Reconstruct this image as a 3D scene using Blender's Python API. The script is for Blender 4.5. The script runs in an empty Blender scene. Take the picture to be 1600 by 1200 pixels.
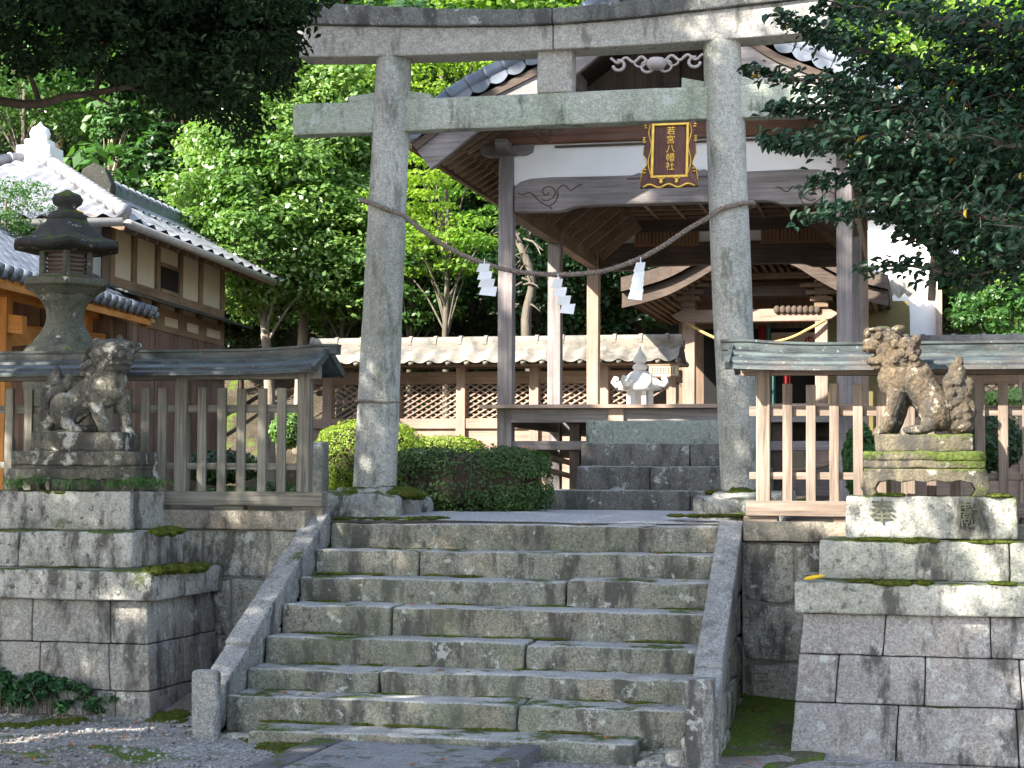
import bpy, bmesh, math, random
import numpy as np
from mathutils import Vector, Matrix, noise

SC = bpy.context.scene
COL = SC.collection
rad = math.radians
# ------------------------------------------------------------------ camera
F = 2800.0
YAW, PITCH, ROLL = rad(13), math.atan(150 / F), 0.006
CM = (Matrix.Rotation(YAW, 3, 'Z') @ Matrix.Rotation(math.pi / 2 + PITCH, 3, 'X') @ Matrix.Rotation(ROLL, 3, 'Z'))
EYE = Vector((0, 0, 1.7))
cam = bpy.data.cameras.new('camera')
cam.sensor_width = 36
cam.lens = 36 * F / 1600
cam.clip_end = 600
co = bpy.data.objects.new('camera', cam)
COL.objects.link(co)
co.matrix_world = Matrix.Translation(EYE) @ CM.to_4x4()
SC.camera = co
# ------------------------------------------------------------------ sun, sky, exposure
SUN = Vector((-.85, -1.0, .88)).normalized()
SEL = math.asin(SUN.z)
w = bpy.data.worlds.new('World')
SC.world = w
w.use_nodes = True
sk = w.node_tree.nodes.new('ShaderNodeTexSky')
sk.sky_type = 'NISHITA'
sk.sun_disc = False
sk.sun_elevation = SEL
sk.sun_rotation = math.atan2(SUN.x, SUN.y)
bg = w.node_tree.nodes['Background']
bg.inputs['Strength'].default_value = .14
hs_ = w.node_tree.nodes.new('ShaderNodeHueSaturation')   # thin haze: a paler, less blue sky
hs_.inputs['Saturation'].default_value = .74
w.node_tree.links.new(sk.outputs[0], hs_.inputs['Color'])
w.node_tree.links.new(hs_.outputs[0], bg.inputs[0])
sl = bpy.data.lights.new('sun', 'SUN')
sl.energy = 4.7
sl.angle = rad(.55)
sl.color = (1, .93, .82)
so = bpy.data.objects.new('sun', sl)
COL.objects.link(so)
so.rotation_euler = SUN.to_track_quat('Z', 'Y').to_euler()
SC.view_settings.view_transform = 'Standard'
SC.view_settings.look = 'None'
SC.view_settings.exposure = 2.05
SC.view_settings.gamma = 1
try:
    SC.cycles.max_bounces = 6
    SC.cycles.transparent_max_bounces = 4
    SC.cycles.caustics_reflective = False
    SC.cycles.caustics_refractive = False
except Exception:
    pass


def P(px, py, Y):
    """point of the picture (1600 x 1200) on the world plane y = Y"""
    d = CM @ Vector(((px - 800) / F, (600 - py) / F, -1))
    return EYE + d * (Y / d.y)


def G(px, py, z):
    d = CM @ Vector(((px - 800) / F, (600 - py) / F, -1))
    return EYE + d * ((z - EYE.z) / d.z)


def proj(p):
    q = CM.transposed() @ (Vector(p) - EYE)
    return (800 - q.x / q.z * F, 600 + q.y / q.z * F, -q.z)


def fbm(p, o=4, s=1.0):
    return noise.fractal(Vector(p) * s, 1.0, 2.0, o)


# ------------------------------------------------------------------ materials
class NT:
    def __init__(s, name):
        s.m = bpy.data.materials.new(name)
        s.m.use_nodes = True
        s.t = s.m.node_tree
        s.n = s.t.nodes
        s.b = s.n['Principled BSDF']
        s.out = s.n['Material Output']
        g = s.n.new('ShaderNodeNewGeometry')
        s.g = g
        s.pos = g.outputs['Position']

    def lk(s, a, b):
        s.t.links.new(a, b)

    def setin(s, sock, v):
        if hasattr(v, 'links'):
            s.lk(v, sock)
        else:
            if sock.type == 'RGBA' and len(v) == 3:
                v = (*v, 1)
            sock.default_value = v

    def scale(s, vec, sc):
        m = s.n.new('ShaderNodeVectorMath')
        m.operation = 'MULTIPLY'
        s.lk(vec, m.inputs[0])
        m.inputs[1].default_value = sc
        return m.outputs[0]

    def noise(s, sc, det=4, rough=.55, vec=None, dist=0):
        m = s.n.new('ShaderNodeTexNoise')
        m.inputs['Scale'].default_value = sc
        m.inputs['Detail'].default_value = det
        m.inputs['Roughness'].default_value = rough
        m.inputs['Distortion'].default_value = dist
        s.lk(vec or s.pos, m.inputs['Vector'])
        return m.outputs['Fac']

    def voro(s, sc, vec=None, feat='F1', out='Distance'):
        m = s.n.new('ShaderNodeTexVoronoi')
        m.feature = feat
        m.inputs['Scale'].default_value = sc
        s.lk(vec or s.pos, m.inputs['Vector'])
        return m.outputs[out]

    def ramp(s, fac, a, b, lo=0., hi=1.):
        m = s.n.new('ShaderNodeMapRange')
        s.setin(m.inputs[0], fac)
        m.inputs[1].default_value = a
        m.inputs[2].default_value = b
        m.inputs[3].default_value = lo
        m.inputs[4].default_value = hi
        return m.outputs[0]

    def math(s, op, a, b=0.):
        m = s.n.new('ShaderNodeMath')
        m.operation = op
        s.setin(m.inputs[0], a)
        s.setin(m.inputs[1], b)
        return m.outputs[0]

    def mix(s, fac, a, b, mode='MIX'):
        m = s.n.new('ShaderNodeMix')
        m.data_type = 'RGBA'
        m.blend_type = mode
        s.setin(m.inputs[0], fac)
        s.setin(m.inputs[6], a)
        s.setin(m.inputs[7], b)
        return m.outputs[2]

    def sep(s, vec, i):
        m = s.n.new('ShaderNodeSeparateXYZ')
        s.lk(vec, m.inputs[0])
        return m.outputs[i]

    def bump(s, h, strength=.5, dist=.01):
        m = s.n.new('ShaderNodeBump')
        m.inputs['Strength'].default_value = strength
        m.inputs['Distance'].default_value = dist
        s.lk(h, m.inputs['Height'])
        s.lk(m.outputs[0], s.b.inputs['Normal'])

    def done(s, col, rough=.8, spec=.3, metal=0.):
        s.setin(s.b.inputs['Base Color'], col)
        s.setin(s.b.inputs['Roughness'], rough)
        s.setin(s.b.inputs['Specular IOR Level'], spec)
        s.setin(s.b.inputs['Metallic'], metal)
        return s.m


def stone(name, c1, c2, speck=.45, stain=.5, moss=.3, lichen=.3, stainc=(.05, .048, .045), warm=0., licc=(.42, .44, .42), lsc=9., spsc=75, side_moss=.0, pale_top=0., algae=0.):
    t = NT(name)
    big = t.ramp(t.noise(1.1, 5, .6), .35, .65)
    col = t.mix(big, c1, c2)
    if warm:
        col = t.mix(t.ramp(t.noise(2.3, 3), .5, .7, 0, warm), col, (.36, .24, .15))
    sp = t.noise(spsc, 2, .8)
    sp2 = t.noise(spsc * .4, 3, .7)
    col = t.mix(1., col, t.mix(t.ramp(sp, .3, .7), (1 - speck,) * 3, (1 + speck * .9,) * 3), 'MULTIPLY')
    col = t.mix(1., col, t.mix(t.ramp(sp2, .35, .65), (.82,) * 3, (1.15,) * 3), 'MULTIPLY')
    # dark weather streaks
    st = t.noise(3.2, 9, .68, t.scale(t.pos, (1.6, 1.6, .55)))
    stf = t.ramp(st, .56 - stain * .1, .64 - stain * .06, 0, .85)
    col = t.mix(stf, col, stainc)
    st2 = t.noise(16, 6, .75)
    col = t.mix(t.ramp(st2, .6 - stain * .035, .66 - stain * .035, 0, min(.9, stain)), col, stainc)
    # pale lichen
    li = t.noise(lsc, 7, .7)
    col = t.mix(t.ramp(li, .62 - lichen * .08, .66 - lichen * .05, 0, .75 if lichen else 0), col, licc)
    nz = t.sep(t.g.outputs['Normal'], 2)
    if algae:
        al = t.noise(1., 7, .7, t.scale(t.pos, (2.6, 2.6, .8)))
        col = t.mix(t.ramp(al, .48, .62, 0, algae), col, (.115, .135, .085))
    if pale_top:  # paler speckle on faces that point upward
        col = t.mix(t.math('MULTIPLY', t.ramp(nz, .55, .9), t.ramp(t.noise(2.6, 5, .65), .3, .6, pale_top * .5, pale_top)), col, t.mix(t.ramp(sp, .35, .65), (.24, .24, .235), (.52, .52, .51)))
    mo = t.noise(2.1, 8, .7)
    mf = t.math('ADD', mo, t.ramp(nz, .0, 1, -.12 + side_moss, .10))
    mfac = t.ramp(mf, .655 - moss * .2, .73 - moss * .2, 0, 1 if moss else 0)
    mc = t.mix(t.ramp(t.noise(40, 3), .3, .7), (.03, .045, .010), (.105, .14, .028))
    col = t.mix(mfac, col, mc)
    h = t.math('ADD', t.math('MULTIPLY', t.noise(24, 6, .7), 1.), t.math('MULTIPLY', mfac, .5))
    t.bump(h, .8, .02)
    return t.done(col, .88, .25)


def wood(name, axis, c1, c2, weather=.5, wc=(.2, .19, .18), rough=.75, scale=1., streak=None):
    t = NT(name)
    sc = [45 * scale] * 3
    sc[axis] = 1.6 * scale
    g = t.noise(1., 6, .65, t.scale(t.pos, sc), .4)
    col = t.mix(t.ramp(g, .36, .62), c1, c2)
    sc2 = [14 * scale] * 3
    sc2[axis] = .7
    g2 = t.noise(1., 4, .6, t.scale(t.pos, sc2), .2)
    col = t.mix(t.ramp(g2, .45, .7, 0, weather), col, wc)
    g3 = t.noise(1.7, 4)
    col = t.mix(1., col, t.mix(t.ramp(g3, .35, .65), (.72,) * 3, (1.15,) * 3), 'MULTIPLY')
    if streak:
        col = t.mix(t.ramp(t.noise(1., 6, .7, t.scale(t.pos, sc2)), .6, .66, 0, .8), col, streak)
    t.bump(g, .5, .006)
    return t.done(col, rough, .25)


def leaf(name, c1, c2, c3, tr=.35, rough=.45, spec=.35, autumn=None, trc=None):
    t = NT(name)
    r = t.g.outputs['Random Per Island']
    col = t.mix(r, c1, c2)
    col = t.mix(t.ramp(t.noise(.55, 3), .42, .62), col, c3)
    if autumn:
        col = t.mix(t.math('GREATER_THAN', t.math('FRACT', t.math('MULTIPLY', r, 37.3)), 1 - autumn[0]), col, autumn[1])
    t.done(col, rough, spec)
    if tr:
        tl = t.n.new('ShaderNodeBsdfTranslucent')
        hs = t.mix(1., col, trc or (1.5, 1.6, .7), 'MULTIPLY')
        t.lk(hs, tl.inputs[0])
        mx = t.n.new('ShaderNodeMixShader')
        mx.inputs[0].default_value = tr
        t.lk(t.b.outputs[0], mx.inputs[1])
        t.lk(tl.outputs[0], mx.inputs[2])
        t.lk(mx.outputs[0], t.out.inputs[0])
    return t.m


def plain(name, c1, c2=None, rough=.7, spec=.3, metal=0., sc=6, bump=.2):
    t = NT(name)
    n = t.noise(sc, 6, .6)
    col = t.mix(t.ramp(n, .3, .7), c1, c2 or tuple(x * .8 for x in c1))
    if bump:
        t.bump(n, bump, .01)
    return t.done(col, rough, spec, metal)


M = {}
M['torii'] = stone('torii_granite', (.46, .455, .42), (.33, .335, .30), .45, .3, .0, .45, licc=(.40, .44, .42), stainc=(.15, .16, .13), spsc=90, algae=.4)
M['torii_beam'] = stone('torii_beam_granite', (.43, .44, .39), (.32, .37, .29), .35, .18, .0, .6, licc=(.48, .52, .50), stainc=(.10, .12, .09), spsc=80, algae=.35)
M['torii_top'] = stone('torii_top_granite', (.19, .19, .18), (.12, .125, .115), .4, .6, .05, .35, stainc=(.06, .06, .055))
M['torii_lintel'] = stone('torii_lintel_granite', (.40, .38, .35), (.33, .33, .29), .35, .05, .0, .2, stainc=(.14, .14, .12))
M['step'] = stone('step_granite', (.23, .23, .195), (.16, .165, .13), .5, .7, .10, .3, warm=.25, pale_top=1., algae=.35)
M['cheek'] = stone('cheek_granite', (.27, .27, .26), (.18, .18, .175), .55, .4, .05, .3, pale_top=.35)
M['ped'] = stone('pedestal_granite', (.43, .42, .39), (.32, .315, .28), .35, .9, .72, .45, side_moss=.03)
M['ped2'] = stone('pedestal_block_granite', (.31, .305, .28), (.21, .20, .185), .4, .55, .12, .4, warm=.2)
M['pedr'] = stone('pale_pedestal_granite', (.38, .375, .34), (.28, .285, .245), .35, .7, .62, .5, side_moss=.02)
M['pedr2'] = stone('mauve_block_granite', (.35, .34, .325), (.24, .23, .225), .42, .4, .1, .5, warm=.2, licc=(.42, .44, .43))
M['wallst'] = stone('wall_granite', (.38, .37, .32), (.25, .245, .205), .5, .65, .22, .6, side_moss=.01)
M['coping'] = stone('coping_granite', (.27, .245, .20), (.2, .185, .15), .35, .2, .1, .1, warm=.4)
M['base'] = stone('base_granite', (.36, .36, .33), (.24, .24, .21), .4, .5, .6, .6, side_moss=.02)
M['lion'] = stone('lion_stone', (.19, .18, .145), (.08, .078, .062), .5, 1.1, .25, .9, licc=(.5, .5, .45), spsc=60, lsc=7.)
M['lionr'] = stone('mossy_lion_stone', (.14, .105, .068), (.06, .047, .032), .5, 1.1, .2, .55, licc=(.34, .31, .24), spsc=60, lsc=13.)
M['plinth'] = stone('mossy_plinth_stone', (.17, .145, .10), (.085, .075, .052), .4, .9, .85, .35, licc=(.34, .33, .27), side_moss=.05)
M['mslab'] = stone('moss_topped_stone', (.17, .145, .10), (.085, .075, .052), .4, .8, 1.2, .3, licc=(.34, .33, .27), side_moss=.10)
M['lantern'] = stone('mossy_lantern_stone', (.15, .15, .115), (.10, .105, .075), .35, .3, .5, .15, side_moss=.02)
M['lantcap'] = stone('dark_lantern_stone', (.055, .055, .045), (.035, .035, .03), .4, .5, .5, .1)
M['white'] = plain('white_granite', (.8, .79, .77), (.7, .69, .67), .8)
M['dstep'] = stone('dark_step_stone', (.165, .16, .15), (.11, .11, .10), .5, .7, .25, .4, pale_top=.7, algae=.2)
M['gslab'] = stone('green_slab_stone', (.28, .31, .27), (.22, .25, .21), .3, .2, .15, .2)
M['slab'] = stone('path_granite', (.26, .265, .27), (.20, .205, .21), .4, .05, .02, .1)
M['kerb'] = stone('kerb_granite', (.17, .16, .165), (.11, .105, .11), .4, .3, .06, .2)
# wood
for i, a in enumerate('xyz'):
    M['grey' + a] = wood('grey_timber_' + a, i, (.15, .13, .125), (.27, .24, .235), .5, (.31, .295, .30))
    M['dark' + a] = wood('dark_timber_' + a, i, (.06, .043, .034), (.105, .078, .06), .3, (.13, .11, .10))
    M['fence' + a] = wood('fence_timber_' + a, i, (.10, .095, .075), (.25, .23, .19), .55, (.28, .275, .24))
    M['fencer' + a] = wood('warm_fence_timber_' + a, i, (.11, .083, .066), (.29, .222, .175), .5, (.27, .24, .21))
    M['brown' + a] = wood('brown_timber_' + a, i, (.17, .11, .07), (.27, .185, .125), .35, (.25, .205, .165))
    M['pink' + a] = wood('pinkish_timber_' + a, i, (.25, .17, .13), (.36, .26, .2), .4, (.35, .3, .27))
    M['orange' + a] = wood('new_orange_timber_' + a, i, (.42, .17, .04), (.55, .25, .07), .1, (.4, .2, .08))
M['plank'] = wood('reddish_plank', 2, (.12, .07, .055), (.2, .13, .105), .4, (.22, .17, .15))
M['redbeam'] = wood('reddish_beam', 0, (.12, .055, .036), (.19, .095, .06), .6, (.22, .17, .15))
M['plaster'] = plain('white_plaster', (.86, .86, .86), (.8, .8, .8), .85, .2, sc=3, bump=.05)
M['cream'] = plain('cream_plaster', (.56, .51, .38), (.5, .45, .33), .85, .2, sc=3, bump=.05)
M['gold'] = plain('gold_leaf', (.75, .48, .10), (.5, .3, .05), .35, .5, .85, 20)
M['plaque'] = wood('plaque_wood', 2, (.10, .045, .035), (.14, .065, .05), .1)
M['paper'] = plain('white_paper', (.8, .82, .84), (.74, .77, .8), .7, .2, bump=0)
M['board'] = plain('brown_board', (.26, .15, .08), (.2, .11, .06), .7)
M['ink'] = plain('ink', (.05, .03, .02), rough=.8)
M['crest'] = plain('crest_red', (.25, .04, .03), rough=.8)
M['red'] = plain('red_cloth', (.2, .012, .015), rough=.8)
M['teal'] = plain('teal_cloth', (.08, .2, .19), rough=.8)
M['beigec'] = plain('beige_cloth', (.42, .33, .24), rough=.8)
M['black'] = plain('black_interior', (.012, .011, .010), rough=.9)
M['sign'] = plain('sign_board', (.5, .42, .3), (.42, .36, .26), .7)
M['metal'] = plain('gutter_metal', (.42, .40, .36), (.3, .28, .26), .5, .5, .3)
M['roofsheet'] = plain('skirt_roof_sheet', (.30, .29, .27), (.22, .21, .2), .6, .4)
M['straw'] = plain('straw_rope', (.5, .36, .15), (.38, .26, .1), .85)
M['yellow'] = plain('yellow_leaf', (.75, .5, .02), (.6, .38, .02), .6)
M['rust'] = plain('rusty_leaf', (.35, .12, .03), (.25, .09, .03), .7)
M['grille'] = plain('wooden_grille', (.10, .05, .035), (.06, .03, .02), .7)
M['yellowwall'] = plain('ochre_wall', (.16, .13, .05), (.12, .10, .045), .8)
M['mortar'] = plain('mortar', (.2, .19, .165), (.13, .125, .11), .9)
M['carved'] = plain('carved_shade', (.10, .105, .075), (.06, .065, .045), .9)


def tilemat(name, c1, c2, rough, spec):
    t = NT(name)
    col = t.mix(t.ramp(t.noise(5, 5), .35, .65), c1, c2)
    col = t.mix(t.ramp(t.noise(14, 6, .7), .6, .66, 0, .5), col, (.3, .29, .26))
    col = t.mix(t.ramp(t.noise(3.1, 7, .7), .5, .64, 0, .75), col, tuple(x * .42 for x in c2))
    col = t.mix(t.ramp(t.voro(3.6, out='Color'), .2, .8), t.mix(1., col, (.78, .78, .78), 'MULTIPLY'), col)
    t.bump(t.noise(30, 4), .2, .005)
    return t.done(col, rough, spec)


M['tile'] = tilemat('blue_grey_tile', (.13, .15, .19), (.19, .21, .25), .38, .5)
M['tilew'] = tilemat('pale_tile', (.34, .34, .36), (.26, .265, .29), .42, .5)
M['mgrey'] = tilemat('grey_tile', (.22, .23, .25), (.32, .32, .34), .5, .4)
M['tileo'] = tilemat('old_tile', (.27, .24, .20), (.19, .18, .16), .7, .3)


def copper():
    t = NT('copper_roof_sheet')
    n = t.noise(1., 6, .7, t.scale(t.pos, (5, 5, 22)))
    col = t.mix(t.ramp(n, .4, .62), (.026, .031, .034), (.072, .096, .095))
    col = t.mix(t.ramp(t.noise(2.2, 5, .7), .5, .62, 0, .7), col, (.08, .065, .055))
    col = t.mix(t.ramp(t.noise(45, 3, .7), .64, .7, 0, .8), col, (.3, .36, .35))
    t.bump(n, .2, .004)
    return t.done(col, .5, .5, .25)


M['copper'] = copper()


def rope_mat():
    t = NT('grey_rope')
    col = t.mix(t.ramp(t.noise(60, 4), .3, .7), (.12, .095, .08), (.3, .25, .21))
    t.bump(t.noise(120, 3), .6, .004)
    return t.done(col, .9, .1)


M['rope'] = rope_mat()


def gravel(name, cols, soil, scale=90, moss=.0):
    t = NT(name)
    cell = t.voro(scale, out='Color')
    d = t.voro(scale)
    v = t.sep(cell, 0)
    col = t.mix(v, cols[0], cols[1])
    col = t.mix(t.ramp(t.sep(cell, 1), .8, .9, 0, 1), col, cols[2])
    col = t.mix(t.ramp(t.noise(1.6, 6, .65), .5, .62, 0, .8), col, soil)
    col = t.mix(t.ramp(t.noise(.9, 4, .6), .4, .6, 0, .5), col, tuple(x * 1.1 for x in soil))
    if moss:
        mo = t.noise(1.5, 7, .68)
        mc = t.mix(t.ramp(t.noise(60, 3), .3, .7), (.03, .055, .008), (.12, .18, .025))
        col = t.mix(t.ramp(mo, .6 - moss * .15, .66 - moss * .15), col, mc)
    t.bump(t.math('SUBTRACT', t.noise(50, 4), d), .8, .012)
    return t.done(col, .9, .2)


M['gravel'] = gravel('grey_gravel', ((.17, .165, .165), (.36, .355, .36), (.5, .49, .48)), (.19, .155, .125), 62, .2)
M['court'] = gravel('court_gravel', ((.28, .28, .29), (.46, .46, .48), (.6, .6, .6)), (.36, .355, .35), 80)
M['soil'] = gravel('soil', ((.05, .042, .03), (.085, .065, .048), (.13, .10, .07)), (.035, .03, .02), 40, .2)
M['mossy'] = gravel('mossy_soil', ((.08, .075, .05), (.13, .11, .08), (.2, .19, .15)), (.05, .06, .02), 50, 1.0)


def mossmat():
    t = NT('moss')
    col = t.mix(t.ramp(t.noise(45, 4, .7), .35, .65), (.04, .055, .010), (.14, .18, .03))
    col = t.mix(t.ramp(t.noise(6, 4), .55, .65, 0, .6), col, (.11, .085, .02))
    t.bump(t.noise(90, 4, .8), 1., .02)
    return t.done(col, .95, .1)


M['moss'] = mossmat()


def bark(name, c1, c2):
    t = NT(name)
    n = t.noise(1., 7, .7, t.scale(t.pos, (9, 9, 1.6)), .5)
    col = t.mix(t.ramp(n, .35, .65), c1, c2)
    t.bump(n, .8, .04)
    return t.done(col, .9, .15)


M['bark'] = bark('grey_bark', (.07, .06, .045), (.17, .15, .12))
M['barkl'] = bark('pale_bark', (.2, .16, .12), (.38, .33, .27))
M['barkd'] = bark('dark_bark', (.03, .022, .016), (.07, .055, .04))
M['leaf_bright'] = leaf('bright_leaf', (.11, .21, .045), (.24, .36, .11), (.10, .20, .04), .35, .33, .6)
M['leaf_yellow'] = leaf('yellow_green_leaf', (.17, .27, .03), (.25, .36, .04), (.12, .25, .04), .5, .5)
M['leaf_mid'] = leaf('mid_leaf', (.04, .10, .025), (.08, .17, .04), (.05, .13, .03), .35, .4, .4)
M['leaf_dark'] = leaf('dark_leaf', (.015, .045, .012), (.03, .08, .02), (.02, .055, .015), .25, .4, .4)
M['leaf_cedar'] = leaf('cedar_leaf', (.05, .12, .04), (.09, .19, .06), (.06, .14, .045), .3, .6)
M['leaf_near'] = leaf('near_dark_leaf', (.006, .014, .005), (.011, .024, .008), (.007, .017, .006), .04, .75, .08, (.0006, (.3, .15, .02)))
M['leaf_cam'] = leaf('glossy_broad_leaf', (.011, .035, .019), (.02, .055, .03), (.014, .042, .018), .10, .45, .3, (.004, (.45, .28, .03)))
M['leaf_hedge'] = leaf('hedge_leaf', (.04, .085, .026), (.08, .145, .042), (.055, .11, .03), .25, .5)
M['leaf_shrub'] = leaf('sunny_shrub_leaf', (.16, .24, .03), (.27, .36, .05), (.18, .27, .035), .4, .5)
M['leaf_low'] = leaf('low_shrub_leaf', (.02, .07, .03), (.04, .12, .045), (.03, .09, .03), .25, .45)
M['grass'] = leaf('grass_blade', (.04, .10, .025), (.08, .17, .04), (.05, .12, .03), .3, .5)

# ------------------------------------------------------------------ mesh helpers
W = {}


class MB:
    def __init__(s):
        s.v = []
        s.f = []

    def add(s, vs, fs):
        n = len(s.v)
        s.v += [tuple(v) for v in vs]
        s.f += [tuple(i + n for i in f) for f in fs]
        return s

    def box(s, x0, x1, y0, y1, z0, z1):
        vs = [(x, y, z) for x in (x0, x1) for y in (y0, y1) for z in (z0, z1)]
        return s.add(vs, [(0, 1, 3, 2), (4, 6, 7, 5), (0, 4, 5, 1), (2, 3, 7, 6), (0, 2, 6, 4), (1, 5, 7, 3)])

    def beam(s, a, b, wd, h, up=(0, 0, 1)):
        a = Vector(a)
        b = Vector(b)
        d = (b - a).normalized()
        r = d.cross(Vector(up)).normalized() * wd / 2
        u = r.cross(d).normalized() * h / 2
        vs = [p + i * r + j * u for p in (a, b) for i in (-1, 1) for j in (-1, 1)]
        return s.add(vs, [(0, 1, 3, 2), (4, 6, 7, 5), (0, 4, 5, 1), (2, 3, 7, 6), (0, 2, 6, 4), (1, 5, 7, 3)])

    def tube(s, pts, r, n=8, caps=True, twist=0):
        pts = [Vector(p) for p in pts]
        m = len(pts)
        rs = r if isinstance(r, (list, tuple)) else [r] * m
        vs = []
        ref = None
        for i, p in enumerate(pts):
            d = (pts[min(i + 1, m - 1)] - pts[max(i - 1, 0)]).normalized()
            if ref is None:
                ref = d.orthogonal().normalized()
            ref = (ref - d * ref.dot(d)).normalized()
            b = d.cross(ref)
            for k in range(n):
                a = 2 * math.pi * k / n
                vs.append(p + (ref * math.cos(a) + b * math.sin(a)) * rs[i])
        fs = [(i * n + k, i * n + (k + 1) % n, (i + 1) * n + (k + 1) % n, (i + 1) * n + k) for i in range(m - 1) for k in range(n)]
        if caps:
            fs += [tuple(range(n)), tuple(range((m - 1) * n, m * n))]
        return s.add(vs, fs)

    def lathe(s, c, prof, n=16, ph=0., sx=1., sy=1.):
        c = Vector(c)
        vs = [c + Vector((r * sx * math.cos(ph + 2 * math.pi * k / n), r * sy * math.sin(ph + 2 * math.pi * k / n), z)) for r, z in prof for k in range(n)]
        m = len(prof)
        fs = [(i * n + k, i * n + (k + 1) % n, (i + 1) * n + (k + 1) % n, (i + 1) * n + k) for i in range(m - 1) for k in range(n)]
        fs += [tuple(range(n)), tuple(range((m - 1) * n, m * n))]
        return s.add(vs, fs)

    def prism(s, poly, y0, y1, axis=1):
        n = len(poly)
        if axis == 1:
            vs = [(x, y, z) for y in (y0, y1) for x, z in poly]
        elif axis == 0:
            vs = [(y, x, z) for y in (y0, y1) for x, z in poly]
        else:
            vs = [(x, z, y) for y in (y0, y1) for x, z in poly]
        fs = [tuple(range(n)), tuple(range(2 * n - 1, n - 1, -1))] + [(i, (i + 1) % n, n + (i + 1) % n, n + i) for i in range(n)]
        return s.add(vs, fs)

    def sphere(s, c, r, n=12, m=8):
        r = r if isinstance(r, (tuple, list)) else (r, r, r)
        vs = [(c[0], c[1], c[2] - r[2])]
        for i in range(1, m):
            a = math.pi * i / m
            for k in range(n):
                b = 2 * math.pi * k / n
                vs.append((c[0] + r[0] * math.sin(a) * math.cos(b), c[1] + r[1] * math.sin(a) * math.sin(b), c[2] - r[2] * math.cos(a)))
        vs.append((c[0], c[1], c[2] + r[2]))
        L = len(vs) - 1
        fs = [(0, 1 + (k + 1) % n, 1 + k) for k in range(n)]
        for i in range(m - 2):
            for k in range(n):
                fs.append((1 + i * n + k, 1 + i * n + (k + 1) % n, 1 + (i + 1) * n + (k + 1) % n, 1 + (i + 1) * n + k))
        fs += [(L, 1 + (m - 2) * n + k, 1 + (m - 2) * n + (k + 1) % n) for k in range(n)]
        return s.add(vs, fs)

    def grid(s, fn, nu, nv):
        vs = [fn(i / nu, j / nv) for i in range(nu + 1) for j in range(nv + 1)]
        return s.add(vs, [(i * (nv + 1) + j, (i + 1) * (nv + 1) + j, (i + 1) * (nv + 1) + j + 1, i * (nv + 1) + j + 1) for i in range(nu) for j in range(nv)])

    def rblock(s, x0, x1, y0, y1, z0, z1, r=.015, cell=.06, amp=.004, sc=6, wear=.0):
        """a rounded, slightly uneven stone block"""
        lo = Vector((x0, y0, z0))
        hi = Vector((x1, y1, z1))
        L = hi - lo
        r = min(r, min(L) * .45)
        ax = []
        for k in range(3):
            n = max(2, int(L[k] / cell))
            inner = [r + (L[k] - 2 * r) * i / n for i in range(n + 1)]
            ax.append([0, r * .4] + inner + [L[k] - r * .4, L[k]])
        ids = {}
        vs = []

        def vid(i, j, k):
            key = (i, j, k)
            if key not in ids:
                p = Vector((ax[0][i], ax[1][j], ax[2][k]))
                q = Vector([min(max(p[a], r), L[a] - r) for a in range(3)])
                d = p - q
                if d.length > 1e-9:
                    p = q + d.normalized() * r
                p = lo + p
                nv = noise.noise_vector(p * sc) * amp + noise.noise_vector(p * sc * 4) * amp * .5
                if wear:
                    e = fbm(p, 3, 3.1)
                    if e > .25 and d.length > 1e-9:
                        nv -= d.normalized() * wear * (e - .25)
                ids[key] = len(vs)
                vs.append(p + nv)
            return ids[key]
        fs = []
        N = [len(a) for a in ax]
        for a in range(3):
            b, c = (a + 1) % 3, (a + 2) % 3
            for side in (0, N[a] - 1):
                for i in range(N[b] - 1):
                    for j in range(N[c] - 1):
                        q = []
                        for di, dj in ((0, 0), (1, 0), (1, 1), (0, 1)):
                            t = [0, 0, 0]
                            t[a] = side
                            t[b] = i + di
                            t[c] = j + dj
                            q.append(vid(*t))
                        fs.append(q if side else q[::-1])
        return s.add(vs, fs)

    def map(s, fn, start=0):
        s.v[start:] = [tuple(fn(Vector(v))) for v in s.v[start:]]
        return s

    def build(s, name, mat, parent=None, smooth=False, xf=None, bevel=0., loc=None, fixn=True):
        me = bpy.data.meshes.new(name)
        inv = W[parent].inverted() if parent is not None else Matrix()
        T = inv @ xf if xf is not None else inv
        vs = [tuple(T @ Vector(v)) for v in s.v] if (parent is not None or xf is not None) else s.v
        wl = None
        if parent is None and vs:
            # a thing that is one mesh: origin at its base
            a = np.array(vs)
            wl = Vector((float((a[:, 0].min() + a[:, 0].max()) / 2), float((a[:, 1].min() + a[:, 1].max()) / 2), float(a[:, 2].min())))
            vs = [(v[0] - wl.x, v[1] - wl.y, v[2] - wl.z) for v in vs]
        me.from_pydata(vs, [], s.f)
        if fixn:
            bm = bmesh.new()
            bm.from_mesh(me)
            bmesh.ops.recalc_face_normals(bm, faces=bm.faces)
            bm.to_mesh(me)
            bm.free()
        me.materials.append(M[mat] if isinstance(mat, str) else mat)
        if smooth:
            me.polygons.foreach_set('use_smooth', [True] * len(me.polygons))
        o = bpy.data.objects.new(name, me)
        COL.objects.link(o)
        if parent is not None:
            o.parent = parent
            W[o] = W[parent]
        else:
            o.location = wl or (0, 0, 0)
            W[o] = Matrix.Translation(o.location)
        if bevel:
            b = o.modifiers.new('bevel', 'BEVEL')
            b.width = bevel
            b.segments = 1 if bevel < .006 else 2
            b.limit_method = 'ANGLE'
        return o


def tag(o, label=None, cat=None, group=None, kind=None):
    if label:
        o['label'] = label
    if cat:
        o['category'] = cat
    if group:
        o['group'] = group
    if kind:
        o['kind'] = kind
    return o


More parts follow.
